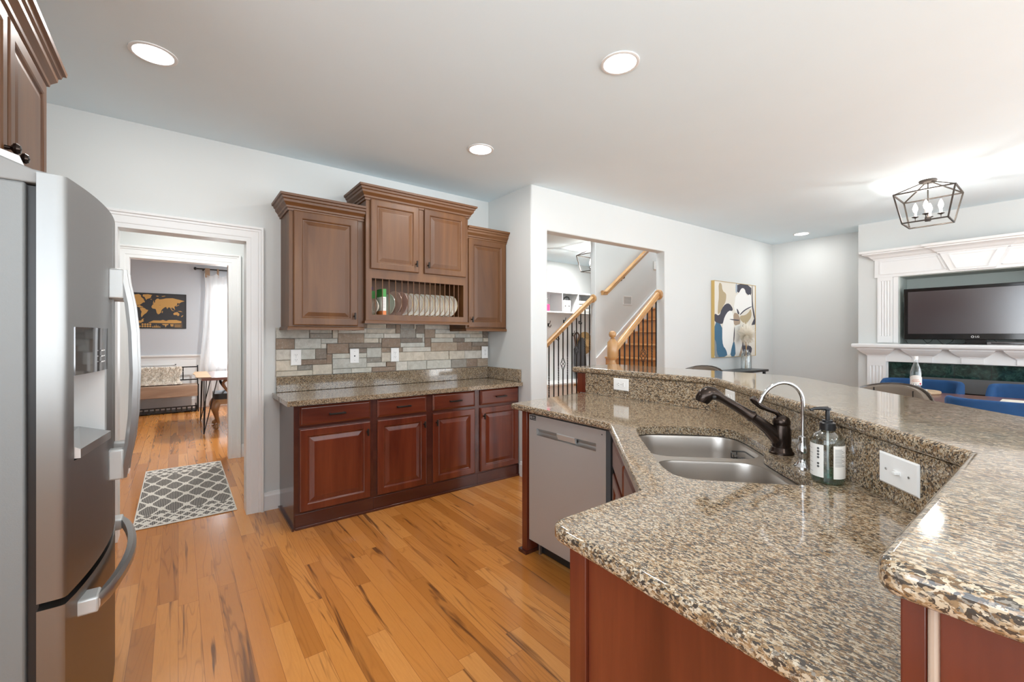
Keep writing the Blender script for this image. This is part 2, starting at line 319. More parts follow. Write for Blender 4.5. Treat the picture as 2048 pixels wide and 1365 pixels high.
# ------------------------------------------------------------------ mesh helpers
class MB:
    def __init__(s): s.v = []; s.f = []; s.m = []; s.mi = 0
    def add(s, vs, fs):
        o = len(s.v); s.v += [Vector(p) for p in vs]; s.f += [tuple(i + o for i in f) for f in fs]; s.m += [s.mi] * len(fs); return s
    def box(s, x0, x1, y0, y1, z0, z1):
        x0, x1 = min(x0, x1), max(x0, x1); y0, y1 = min(y0, y1), max(y0, y1); z0, z1 = min(z0, z1), max(z0, z1)
        return s.add([(x0, y0, z0), (x1, y0, z0), (x1, y1, z0), (x0, y1, z0), (x0, y0, z1), (x1, y0, z1), (x1, y1, z1), (x0, y1, z1)],
                     [(0, 3, 2, 1), (4, 5, 6, 7), (0, 1, 5, 4), (1, 2, 6, 5), (2, 3, 7, 6), (3, 0, 4, 7)])
    def obox(s, fr, u0, u1, v0, v1, d0, d1):
        c = [fr(u, v, d) for d in (d0, d1) for u, v in ((u0, v0), (u1, v0), (u1, v1), (u0, v1))]
        return s.add(c, [(0, 3, 2, 1), (4, 5, 6, 7), (0, 1, 5, 4), (1, 2, 6, 5), (2, 3, 7, 6), (3, 0, 4, 7)])
    def bar(s, a, b, w, h=None):
        a, b = Vector(a), Vector(b); h = h or w; d = (b - a).normalized()
        up = Vector((0, 0, 1)) if abs(d.z) < 0.95 else Vector((1, 0, 0))
        u = d.cross(up).normalized() * w / 2; v = u.cross(d).normalized() * h / 2
        return s.add([a - u - v, a + u - v, a + u + v, a - u + v, b - u - v, b + u - v, b + u + v, b - u + v],
                     [(0, 1, 2, 3), (7, 6, 5, 4), (0, 4, 5, 1), (1, 5, 6, 2), (2, 6, 7, 3), (3, 7, 4, 0)])
    def loft(s, rings, closed=True, cap0=True, cap1=True):
        n = len(rings[0]); vs = [p for r in rings for p in r]; fs = []
        for i in range(len(rings) - 1):
            for j in range(n if closed else n - 1):
                k = (j + 1) % n
                fs.append((i * n + j, i * n + k, (i + 1) * n + k, (i + 1) * n + j))
        if closed and cap0: fs.append(tuple(range(n - 1, -1, -1)))
        if closed and cap1: fs.append(tuple((len(rings) - 1) * n + j for j in range(n)))
        return s.add(vs, fs)
    def tube(s, path, r, n=10, caps=True, closed=False):
        P = [Vector(p) for p in path]; rs = r if isinstance(r, (list, tuple)) else [r] * len(P)
        N = len(P); T = []
        for i in range(N):
            if closed: a, b = P[(i - 1) % N], P[(i + 1) % N]
            else: a, b = P[max(0, i - 1)], P[min(N - 1, i + 1)]
            T.append((b - a).normalized())
        up = Vector((0, 0, 1)) if abs(T[0].z) < 0.9 else Vector((1, 0, 0))
        u = T[0].cross(up).normalized(); rings = []
        for i in range(N):
            u = (u - T[i] * u.dot(T[i])).normalized(); w = T[i].cross(u)
            rings.append([P[i] + (u * math.cos(2 * math.pi * k / n) + w * math.sin(2 * math.pi * k / n)) * rs[i] for k in range(n)])
        if closed: rings.append(rings[0]); return s.loft(rings, True, False, False)
        return s.loft(rings, True, caps, caps)
    def lathe(s, prof, n=24, c=(0, 0, 0), mtx=None):
        c = Vector(c); rings = []
        for r, z in prof:
            ring = [Vector((max(r, 1e-5) * math.cos(2 * math.pi * k / n), max(r, 1e-5) * math.sin(2 * math.pi * k / n), z)) for k in range(n)]
            if mtx: ring = [mtx @ p for p in ring]
            rings.append([p + c for p in ring])
        return s.loft(rings)
    def prism(s, poly, fr, d0, d1):
        a = [fr(u, v, d0) for u, v in poly]; b = [fr(u, v, d1) for u, v in poly]; n = len(poly)
        tr = tessellate_polygon([[Vector((u, v, 0)) for u, v in poly]])
        s.add(a + b, [tuple(t) for t in tr] + [tuple(i + n for i in reversed(t)) for t in tr] + [(i, (i + 1) % n, (i + 1) % n + n, i + n) for i in range(n)])
        return s
    def slab(s, outer, holes, z0, z1):
        polys = [outer] + holes; flat = [p for q in polys for p in q]; n = len(flat)
        tr = tessellate_polygon([[Vector((p[0], p[1], 0)) for p in q] for q in polys])
        fs = [tuple(t) for t in tr] + [tuple(i + n for i in reversed(t)) for t in tr]; o = 0
        for q in polys:
            k = len(q); fs += [(o + i, o + (i + 1) % k, o + (i + 1) % k + n, o + i + n) for i in range(k)]; o += k
        return s.add([(p[0], p[1], z0) for p in flat] + [(p[0], p[1], z1) for p in flat], fs)
    def rslab(s, outer, holes, z0, z1, r):
        P = [Vector((p[0], p[1])) for p in outer]
        if sum(P[i - 1].x * P[i].y - P[i].x * P[i - 1].y for i in range(len(P))) < 0: P.reverse()
        n = len(P); N = []
        for i in range(n):
            a = (P[i] - P[i - 1]).normalized(); c = (P[(i + 1) % n] - P[i]).normalized()
            na, nc = Vector((-a.y, a.x)), Vector((-c.y, c.x)); m = na + nc; N.append(m / max(0.35, 1 + na.dot(nc)))
        q = [(r * (1 - math.sin(t)), r * (1 - math.cos(t))) for t in [math.pi / 2 * k / 4 for k in range(5)]]   # inset, drop
        prof = [(i_, z1 - d_) for i_, d_ in q] + [(i_, z0 + d_) for i_, d_ in reversed(q)]
        rings = [[Vector((*(P[i] + N[i] * i_), z)) for i in range(n)] for i_, z in prof]
        s.loft(rings, True, False, False)
        for z, flip in ((z1, False), (z0, True)):
            polys = [[P[i] + N[i] * r for i in range(n)]] + [[Vector(p) for p in h] for h in holes]; flat = [p for h in polys for p in h]
            tr = tessellate_polygon([[Vector((p.x, p.y, 0)) for p in h] for h in polys])
            s.add([(p.x, p.y, z) for p in flat], [tuple(t) for t in tr])
        for h in holes:
            k = len(h); s.add([(p[0], p[1], z0) for p in h] + [(p[0], p[1], z1) for p in h], [(i, (i + 1) % k, (i + 1) % k + k, i + k) for i in range(k)])
        return s
    def ball(s, c, r, n=14, sc=(1, 1, 1)):
        rings = []; c = Vector(c)
        for i in range(n // 2 + 1):
            a = math.pi * i / (n // 2) - math.pi / 2; rr = max(math.cos(a), 1e-4)
            rings.append([c + Vector((rr * math.cos(2 * math.pi * k / n) * r * sc[0], rr * math.sin(2 * math.pi * k / n) * r * sc[1], math.sin(a) * r * sc[2])) for k in range(n)])
        return s.loft(rings)
    def xf(s, mtx, start=0):
        for i in range(start, len(s.v)): s.v[i] = mtx @ s.v[i]
        return s
    def build(s, name, mats, parent=None, smooth=False, bevel=0, seg=2, solid=0, sub=0, weld=False):
        inv = ROOT[parent.name].inverted() if parent is not None else None
        if parent is not None and parent.name not in ROOT: inv = None
        me = bpy.data.meshes.new(name)
        me.from_pydata([(inv @ p) if inv else p for p in s.v], [], s.f)
        for m in (mats if isinstance(mats, (list, tuple)) else [mats]): me.materials.append(m)
        for p, i in zip(me.polygons, s.m): p.material_index = i
        bm = bmesh.new(); bm.from_mesh(me); (bmesh.ops.remove_doubles(bm, verts=bm.verts, dist=1e-6) if weld else None); bmesh.ops.recalc_face_normals(bm, faces=bm.faces); bm.to_mesh(me); bm.free()
        if smooth: me.shade_smooth(); me.set_sharp_from_angle(angle=R(38))
        o = bpy.data.objects.new(name, me); COL.objects.link(o)
        if parent is not None: o.parent = parent; ROOT[o.name] = ROOT[parent.name]
        else: ROOT[o.name] = Matrix.Identity(4)
        if solid: q = o.modifiers.new('s', 'SOLIDIFY'); q.thickness = solid; q.offset = 0
        if bevel:
            q = o.modifiers.new('b', 'BEVEL'); q.width = bevel; q.segments = seg; q.limit_method = 'ANGLE'; q.angle_limit = R(40)
            if not smooth: me.shade_smooth(); me.set_sharp_from_angle(angle=R(38))
        if sub: q = o.modifiers.new('u', 'SUBSURF'); q.levels = sub; q.render_levels = sub
        return o
ROOT = {}
def tag(o, label=None, cat=None, group=None, kind=None):
    if label: o['label'] = label
    if cat: o['category'] = cat
    if group: o['group'] = group
    if kind: o['kind'] = kind
    return o
def thing(name, loc, label, cat, group=None, rz=0.0):
    o = bpy.data.objects.new(name, None); o.empty_display_size = 0.05; o.location = loc; o.rotation_euler = (0, 0, rz); COL.objects.link(o)
    ROOT[o.name] = Matrix.Translation(loc) @ Matrix.Rotation(rz, 4, 'Z')
    return tag(o, label, cat, group)
def struct(name, mb, m, **k): return tag(mb.build(name, m, **k), kind='structure')
def dup(root, loc, label, rz=None, group=None):
    r = root.copy(); COL.objects.link(r); r.location = loc; r['label'] = label
    if rz is not None: r.rotation_euler = (0, 0, rz)
    if group: r['group'] = group
    for ch in list(root.children):
        c = ch.copy(); COL.objects.link(c); c.parent = r
        for g in list(ch.children):
            d = g.copy(); COL.objects.link(d); d.parent = c
    return r
def frame(o, u, v, n):
    o, u, v, n = Vector(o), Vector(u), Vector(v), Vector(n)
    return lambda a, b, d: o + u * a + v * b + n * d
def rrect(x0, x1, y0, y1, r, n=5):
    pts = []
    for cx, cy, a0 in ((x1 - r, y1 - r, 0), (x0 + r, y1 - r, 90), (x0 + r, y0 + r, 180), (x1 - r, y0 + r, 270)):
        for k in range(n + 1):
            a = R(a0 + 90 * k / n); pts.append((cx + r * math.cos(a), cy + r * math.sin(a)))
    return pts
def round_poly(pts, rad, n=5):
    out = []; N = len(pts)
    for i in range(N):
        p = Vector(pts[i]); a = (Vector(pts[i - 1]) - p); b = (Vector(pts[(i + 1) % N]) - p)
        r = rad[i] if isinstance(rad, (list, tuple)) else rad
        if r <= 0: out.append(tuple(p)); continue
        la, lb = a.length, b.length; a.normalize(); b.normalize()
        ang = a.angle(b); t = min(r / math.tan(ang / 2), la * 0.45, lb * 0.45)
        s0, s1 = p + a * t, p + b * t
        for k in range(n + 1):
            f = k / n; out.append(tuple((1 - f) ** 2 * s0 + 2 * f * (1 - f) * p + f * f * s1))
    return out
def chaikin(p, it=2):
    for _ in range(it):
        q = []
        for i in range(len(p)):
            a, b = Vector(p[i]), Vector(p[(i + 1) % len(p)]); q += [tuple(a * 0.75 + b * 0.25), tuple(a * 0.25 + b * 0.75)]
        p = q
    return p
def catmull(P, k=6):
    P = [Vector(p) for p in P]; out = []
    for i in range(len(P) - 1):
        p0, p1, p2, p3 = P[max(0, i - 1)], P[i], P[i + 1], P[min(len(P) - 1, i + 2)]
        for j in range(k):
            t = j / k; out.append(0.5 * ((2 * p1) + (p2 - p0) * t + (2 * p0 - 5 * p1 + 4 * p2 - p3) * t * t + (3 * p1 - p0 - 3 * p2 + p3) * t ** 3))
    return out + [P[-1]]
def text(mb, s, size, fr, depth=0.0006, align='CENTER'):
    cu = bpy.data.curves.new('lettering', 'FONT'); cu.body = s; cu.size = size; cu.align_x = align; cu.align_y = 'CENTER'
    o = bpy.data.objects.new('lettering', cu); COL.objects.link(o)
    me = bpy.data.meshes.new_from_object(o.evaluated_get(bpy.context.evaluated_depsgraph_get()))
    mb.add([fr(v.co.x, v.co.y, depth) for v in me.vertices], [tuple(p.vertices) for p in me.polygons])
    bpy.data.objects.remove(o); bpy.data.curves.remove(cu); bpy.data.meshes.remove(me)

# ------------------------------------------------------------------ the room shell
H = 2.74; YB = 3.785
def wallbox(name, rects, m=M_wall):
    b = MB()
    for r in rects: b.box(*r)
    return struct(name, b, m)
struct('floor', MB().box(-2.8, 9.0, -3.4, 10.3, -0.08, 0), M_floor)
struct('ceiling', MB().slab([(-1.3, -3.4), (7.5, -3.4), (7.5, 2.935), (2.65, 3.145), (2.65, 3.92), (-1.3, 3.92)], [], H, H + 0.1), M_ceil)
struct('ceiling_hall', MB().box(-2.8, 2.6, 3.92, 10.3, H, H + 0.1).box(2.6, 8.6, 4.34, 6.3, H, H + 0.1).box(2.6, 8.6, 2.8, 4.34, 5.2, 5.3), M_ceil)
DX0, DX1, DZ = -0.326, 0.418, 2.055
wallbox('wall_back', [(-1.3, DX0, YB, YB + 0.12, 0, H), (DX1, 2.6, YB, YB + 0.12, 0, H), (DX0, DX1, YB, YB + 0.12, DZ, H)])
b = MB(); y = -3.4
for y0, y1, z0, z1 in LEFTW_ADDED:
    b.box(-1.3, -1.15, y, y0, 0, H); b.box(-1.3, -1.15, y0, y1, 0, z0); b.box(-1.3, -1.15, y0, y1, z1, H); y = y1
b.box(-1.3, -1.15, y, 3.9, 0, H); struct('wall_left', b, M_wall)
for i, (y0, y1, z0, z1) in enumerate(LEFTW_ADDED):
    b = MB(); w = 0.06
    b.box(-1.15, -1.13, y0 - w, y0, z0 - w, z1 + w).box(-1.15, -1.13, y1, y1 + w, z0 - w, z1 + w).box(-1.15, -1.13, y0, y1, z1, z1 + w).box(-1.15, -1.11, y0, y1, z0 - w, z0).box(-1.24, -1.21, y0, y1, 1.73, 1.77)
    struct('window_%d' % (i + 9), b, M_trim)  # trim of the added left-wall windows
wallbox('wall_return', [(2.59, 2.71, 3.1, 3.905, 0, H)])
# stair wall, a touch out of square, with the cased-less opening
SA = Vector((2.59, 3.085, 0)); SB = Vector((7.30, 2.878, 0)); SU = (SB - SA).normalized(); SN = Vector((SU.y, -SU.x, 0))
FS = frame(SA, SU, (0, 0, 1), SN)     # u along the wall, v up, d towards the kitchen
UO0, UO1, VO = 0.197, 2.005, 2.338; T = -0.13
struct('wall_stair', MB().prism([(0, 0), (UO0, 0), (UO0, VO), (UO1, VO), (UO1, 0), (4.72, 0), (4.72, H), (0, H)], FS, T, 0), M_wall, bevel=0.012, seg=3)
b = MB(); b.obox(FS, 0.12, 4.72, H + 0.001, 5.2, T, -0.02); struct('wall_stair_upper', b, M_wall)
# living-room end and chimney breast (niche for the television, firebox below)
XF = 6.85; CY0, CY1 = -0.31, 1.705
b = MB(); y = -3.4
for y0, y1, z0, z1 in FARW_ADDED:
    b.box(7.28, 7.42, y, y0, 0, H); b.box(7.28, 7.42, y0, y1, 0, z0); b.box(7.28, 7.42, y0, y1, z1, H); y = y1
b.box(7.28, 7.42, y, 2.95, 0, H); struct('wall_far', b, M_wall)
for i, (y0, y1, z0, z1) in enumerate(FARW_ADDED):
    b = MB(); w = 0.07
    b.box(7.26, 7.28, y0 - w, y0, z0 - w, z1 + w).box(7.26, 7.28, y1, y1 + w, z0 - w, z1 + w).box(7.26, 7.28, y0, y1, z1, z1 + w).box(7.24, 7.28, y0, y1, z0 - w, z0).box(7.33, 7.36, y0, y1, 1.36, 1.40)
    struct('window_%d' % (i + 7), b, M_trim)  # trim of the added end-wall windows
NY0, NY1, NZ0, NZ1 = 0.085, 1.316, 1.24, 2.05
FY0, FY1, FZ1 = 0.0, 1.41, 1.02
b = MB()
b.box(XF, 7.28, CY0, NY0 - 0.08, 0, H); b.box(XF, 7.28, FY1, CY1, 0, H); b.box(XF, 7.28, NY0 - 0.08, FY1, NZ1, H)
b.box(XF, 7.28, NY1, FY1, FZ1, NZ1)
b.box(XF, 7.28, NY0 - 0.08, NY1, FZ1, NZ0 - 0.005); b.box(XF, 7.28, NY0 - 0.08, NY0, NZ0 - 0.005, NZ1)
struct('wall_chimney', b, M_wall)
struct('trim_niche', MB().box(7.21, 7.27, NY0, NY1, NZ0, NZ1).box(XF + 0.012, 7.21, NY1 - 0.012, NY1, NZ0, NZ1).box(XF + 0.012, 7.21, NY0, NY1 - 0.012, NZ1 - 0.012, NZ1), M_niche)
# rear wall with windows
b = MB(); zs = sorted(REAR); x = -1.3
for x0, x1, z0, z1 in zs:
    b.box(x, x0, YR - 0.12, YR, 0, H); b.box(x0, x1, YR - 0.12, YR, 0, z0); b.box(x0, x1, YR - 0.12, YR, z1, H); x = x1
b.box(x, 7.5, YR - 0.12, YR, 0, H); struct('wall_rear', b, M_wall)
for i, (x0, x1, z0, z1) in enumerate(zs):
    b = MB(); w = 0.05
    b.box(x0 - w, x0, YR, YR + 0.02, z0, z1 + w); b.box(x1, x1 + w, YR, YR + 0.02, z0, z1 + w); b.box(x0, x1, YR, YR + 0.02, z1, z1 + w)
    if z0 > 0.5: b.box(x0, x1, YR - 0.05, YR - 0.02, (z0 + z1) / 2 - 0.02, (z0 + z1) / 2 + 0.02); b.box(x0 - w, x1 + w, YR, YR + 0.04, z0 - 0.03, z0)
    struct('window_%d' % (i + 1), b, M_trim)
# passage and dining room beyond the doorway
Y2 = 5.62; EX0, EX1, EZ = -0.394, 0.447, 2.115
wallbox('wall_passage_right', [(0.60, 0.72, 3.905, Y2, 0, H)])
wallbox('wall_passage_left', [(-1.3, -1.2, 3.905, Y2, 0, H)])
wallbox('wall_passage_far', [(-2.8, EX0, Y2, Y2 + 0.12, 0, H), (EX1, 2.6, Y2, Y2 + 0.12, 0, H), (EX0, EX1, Y2, Y2 + 0.12, EZ, H)])
YD = 10.0; WX0, WX1, WZ0, WZ1 = 0.56, 1.55, 0.74, 2.22
wallbox('wall_dining', [(-2.8, WX0, YD, YD + 0.12, 0, H), (WX1, 2.6, YD, YD + 0.12, 0, H), (WX0, WX1, YD, YD + 0.12, 0, WZ0), (WX0, WX1, YD, YD + 0.12, WZ1, H)], M_dwall)
wallbox('wall_dining_left', [(-2.8, -2.7, 5.74, YD, 0, H)], M_dwall)
b = MB(); b.box(2.5, 2.6, 5.74, 6.6, 0, H).box(2.5, 2.6, 8.6, YD, 0, H).box(2.5, 2.6, 6.6, 8.6, 0, 0.7).box(2.5, 2.6, 6.6, 8.6, 2.3, H)
struct('wall_dining_right', b, M_dwall)
portal((2.61, 7.6, 1.5), (0, R(90), 0), 1.6, 2.0); portal(((WX0 + WX1) / 2, YD + 0.13, 1.48), (R(-90), 0, 0), 1.0, 1.48)
# foyer / stair hall shell
wallbox('wall_foyer', [(2.6, 8.6, 6.05, 6.17, 0, H)], M_wall)
wallbox('wall_foyer_right', [(8.5, 8.6, 2.8, 6.05, 0, 5.2)])
W1X, W1Y = 4.77, 4.24
struct('wall_stairwell', MB().box(W1X, 8.5, W1Y, W1Y + 0.10, 0, 5.2), M_wall, bevel=0.01)
wallbox('wall_foyer_left', [(2.6, 2.71, 3.905, 4.6, 0, 5.2), (2.6, 2.71, 5.9, 6.05, 0, H), (2.6, 2.71, 4.6, 5.9, 2.4, 5.2)])
wallbox('wall_foyer_upper', [(2.71, W1X, W1Y, W1Y + 0.10, H, 5.2)])
portal((2.58, 5.25, 1.2), (0, R(-90), 0), 2.4, 1.3)

# trim: baseboards, casings, chair rail
def baseboard(name, segs, h=0.14, t=0.015):
    b = MB()
    for (p, q, n) in segs:
        p, q, n = Vector((*p, 0)), Vector((*q, 0)), Vector((*n, 0)); L = (q - p).length; u = (q - p).normalized(); f = frame(p, u, (0, 0, 1), n)
        prof = [(0, 0), (t, 0), (t, h - 0.03), (t * 0.7, h - 0.018), (t * 0.55, h - 0.004), (0, h)]
        b.loft([[f(0, z, d) for d, z in prof], [f(L, z, d) for d, z in prof]])
    return struct(name, b, M_trim)
baseboard('baseboard_back', [((0.516, YB), (0.634, YB), (0, -1)), ((-1.15, YB), (-0.43, YB), (0, -1))])
baseboard('baseboard_passage', [((0.60, 3.905), (0.60, Y2), (-1, 0)), ((0.55, Y2), (0.6, Y2), (0, -1))])
baseboard('baseboard_stair', [((2.59, 3.15), (2.59, 3.24), (-1, 0)), (tuple((SA + SU * 2.005).xy), tuple((SA + SU * 4.69).xy), tuple(SN.xy)), (tuple(SA.xy), tuple((SA + SU * 0.197).xy), tuple(SN.xy))])
baseboard('baseboard_far', [((7.28, 1.72), (7.28, 2.86), (-1, 0))])
baseboard('baseboard_dining', [((-2.7, YD), (2.5, YD), (0, -1))], 0.2)
def casing(name, x0, x1, z1, y, n, w=0.098, t=0.02):
    # stepped casing around three sides of an opening in a wall facing n (along y)
    b = MB(); prof = [(0, 0), (0, t * 0.55), (w * 0.12, t * 0.55), (w * 0.16, t * 0.7), (w * 0.62, t * 0.75), (w * 0.66, t * 1.0), (w * 0.78, t * 1.05), (w * 0.84, t * 1.5), (w * 0.96, t * 1.6), (w, t * 1.4), (w, 0)]
    rings = []
    for o, d in prof:
        yy = y + n * d
        rings.append([Vector((x0 - o, yy, 0)), Vector((x0 - o, yy, z1 + o)), Vector((x1 + o, yy, z1 + o)), Vector((x1 + o, yy, 0))])
    b.loft(rings, closed=False)
    return struct(name, b, M_trim)
casing('trim_1', DX0, DX1, DZ, YB, -1)
casing('trim_2', EX0, EX1, EZ, Y2, -1, 0.10)
struct('trim_3', MB().box(DX0 - 0.001, DX0 + 0.016, YB - 0.0115, YB + 0.13, 0, DZ + 0.001).box(DX1 - 0.016, DX1 + 0.001, YB - 0.0115, YB + 0.13, 0, DZ + 0.001).box(DX0 + 0.016, DX1 - 0.016, YB - 0.0115, YB + 0.13, DZ - 0.016, DZ + 0.001), M_trim)
struct('trim_4', MB().box(EX0 - 0.001, EX0 + 0.016, Y2 - 0.0115, Y2 + 0.13, 0, EZ + 0.001).box(EX1 - 0.016, EX1 + 0.001, Y2 - 0.0115, Y2 + 0.13, 0, EZ + 0.001).box(EX0 + 0.016, EX1 - 0.016, Y2 - 0.0115, Y2 + 0.13, EZ - 0.016, EZ + 0.001), M_trim)
b = MB(); b.box(-2.7, WX0 - 0.1, YD - 0.008, YD, 0.2, 0.93); b.box(WX1 + 0.1, 2.5, YD - 0.008, YD, 0.2, 0.93)
f = frame((-2.7, YD, 0), (1, 0, 0), (0, 0, 1), (0, -1, 0)); prof = [(0, .90), (.012, .90), (.016, .93), (.03, .95), (.04, .965), (.04, .985), (0, .99)]
b.loft([[f(0, z, d) for d, z in prof], [f(WX0 - 0.1 + 2.7, z, d) for d, z in prof]])
for x0 in (-1.6, -0.75, ):
    for (xa, xb, za, zb) in ((x0, x0 + 0.72, 0.80, 0.82), (x0, x0 + 0.72, 0.30, 0.32), (x0, x0 + 0.02, 0.30, 0.82), (x0 + 0.70, x0 + 0.72, 0.30, 0.82)):
        b.box(xa, xb, YD - 0.02, YD - 0.008, za, zb)
struct('trim_5', b, M_trim)
b = MB()
for (xa, xb, za, zb, d) in ((WX0 - 0.09, WX0, WZ0 - 0.1, WZ1 + 0.09, .02), (WX1, WX1 + 0.09, WZ0 - 0.1, WZ1 + 0.09, .02), (WX0, WX1, WZ1, WZ1 + 0.09, .02), (WX0 - 0.1, WX1 + 0.1, WZ0 - 0.04, WZ0, .05),
                            (WX0, WX1, 1.46, 1.50, -.04), ((WX0 + WX1) / 2 - .012, (WX0 + WX1) / 2 + .012, WZ0, WZ1, -.04), (WX0, WX1, WZ0, WZ0 + .05, -.04)):
    b.box(xa, xb, YD - abs(d) if d > 0 else YD + 0.03, YD + (0 if d > 0 else 0.06), za, zb)
struct('window_6', b, M_trim)

# ------------------------------------------------------------------ cabinet pieces
def panel_door(fr, w, h, m, parent, name='door', stile=0.058, t=0.02):
    st = [(0, 0), (0, t - 0.005), (0.004, t - 0.001), (0.008, t), (stile - 0.010, t), (stile - 0.004, t - 0.003), (stile, t - 0.009), (stile + 0.006, t - 0.010), (stile + 0.034, t - 0.0025), (stile + 0.037, t - 0.002)]
    rings = [[fr(i, i, d), fr(w - i, i, d), fr(w - i, h - i, d), fr(i, h - i, d)] for i, d in st]
    return MB().loft(rings).build(name, m, parent)
def drawer_front(fr, w, h, m, parent, t=0.02):
    st = [(0, 0), (0, t - 0.008), (0.012, t - 0.001), (0.016, t)]
    rings = [[fr(i, i, d), fr(w - i, i, d), fr(w - i, h - i, d), fr(i, h - i, d)] for i, d in st]
    return MB().loft(rings).build('drawer', m, parent)
def bar_pull(fr, cx, cy, L, parent, d0=0.02):
    b = MB(); b.obox(fr, cx - L / 2, cx + L / 2, cy - 0.006, cy + 0.006, d0 + 0.022, d0 + 0.032)
    for s in (-1, 1): b.obox(fr, cx + s * L * 0.42 - 0.005, cx + s * L * 0.42 + 0.005, cy - 0.005, cy + 0.005, d0 - 0.001, d0 + 0.024)
    return b.build('handle', M_pull, parent, bevel=0.002)
def t_pull(fr, cx, cy, parent, d0=0.02):
    b = MB(); b.obox(fr, cx - 0.006, cx + 0.006, cy - 0.026, cy + 0.026, d0 + 0.022, d0 + 0.033)
    b.obox(fr, cx - 0.005, cx + 0.005, cy - 0.006, cy + 0.006, d0 - 0.001, d0 + 0.024)
    return b.build('handle', M_pull, parent, bevel=0.002)
CROWN = [(0.0, -0.02), (0.010, -0.02), (0.012, -0.004), (0.020, 0.0), (0.022, 0.012), (0.030, 0.022), (0.040, 0.034), (0.042, 0.050), (0.050, 0.056), (0.054, 0.070), (0.064, 0.074), (0.066, 0.090), (0.0, 0.090)]
def crown(x0, x1, yf, yb, z, m, parent, left=True, right=True, name='crown_moulding', prof=CROWN):
    b = MB(); rings = []
    for d, zz in prof:
        pts = [(x0 - (d if left else 0), yb), (x0 - (d if left else 0), yf - d), (x1 + (d if right else 0), yf - d), (x1 + (d if right else 0), yb)]
        rings.append([Vector((px, py, z + zz)) for px, py in pts])
    b.loft(rings, closed=False)
    return b.build(name, m, parent)

# base cabinets on the back wall
YF = 3.27; CT = 0.895
FB = frame((0, YF, 0), (1, 0, 0), (0, 0, 1), (0, -1, 0))
def base_unit(x0, x1, doors, label, grp, name='base_cabinet'):
    t = thing(name, ((x0 + x1) / 2, YF + 0.25, 0), label, 'cabinet', grp)
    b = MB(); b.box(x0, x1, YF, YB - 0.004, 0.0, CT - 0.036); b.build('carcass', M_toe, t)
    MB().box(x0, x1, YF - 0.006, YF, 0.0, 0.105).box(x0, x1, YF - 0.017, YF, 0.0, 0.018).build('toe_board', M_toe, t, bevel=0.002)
    return t
M_face = M_cherry
def fill_unit(t, items):
    for (a, b_, pull) in items:
        d = drawer_front(frame((a, YF, 0.712), (1, 0, 0), (0, 0, 1), (0, -1, 0)), b_ - a, 0.135, M_cherryx, t)
        bar_pull(frame((a, YF, 0.712), (1, 0, 0), (0, 0, 1), (0, -1, 0)), (b_ - a) / 2, 0.0675, 0.115, d)
        f = frame((a, YF, 0.118), (1, 0, 0), (0, 0, 1), (0, -1, 0)); w = b_ - a
        d = panel_door(f, w, 0.572, M_cherry, t)
        t_pull(f, w - 0.028 if pull == 'r' else 0.028, 0.572 - 0.075, d)
t = base_unit(0.634, 1.176, 1, 'cherry base cabinet at the doorway end of the back counter, widest door of the run', 'cherry base cabinets under the back counter')
fill_unit(t, [(0.66, 1.152, 'r')])
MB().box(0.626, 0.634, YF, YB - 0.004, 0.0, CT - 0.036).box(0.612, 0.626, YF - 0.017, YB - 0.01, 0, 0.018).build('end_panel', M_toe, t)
t = base_unit(1.176, 2.115, 2, 'double-door cherry base cabinet in the middle of the back counter run', 'cherry base cabinets under the back counter')
fill_unit(t, [(1.204, 1.616, 'r'), (1.672, 2.085, 'l')])
t = base_unit(2.115, 2.588, 1, 'single-door cherry base cabinet against the side wall, nearest the dishwasher', 'cherry base cabinets under the back counter')
fill_unit(t, [(2.143, 2.574, 'l')])
# counter of the back wall
t = thing('countertop', (1.6, 3.5, CT), 'speckled granite countertop with short upstand along the stone-tiled back wall', 'countertop')
MB().slab(round_poly([(0.575, 3.205), (2.588, 3.205), (2.588, YB - 0.002), (0.575, YB - 0.002)], [0.008, 0, 0, 0]), [], CT - 0.035, CT).build('slab', M_granite, t, bevel=0.007, seg=3)
MB().box(0.60, 2.566, YB - 0.024, YB - 0.002, CT + 0.001, 1.015).build('backsplash_strip', M_granite, t, bevel=0.003)
MB().box(2.566, 2.588, 3.225, YB - 0.002, CT + 0.001, 1.015).build('side_splash', M_granite, t, bevel=0.003)

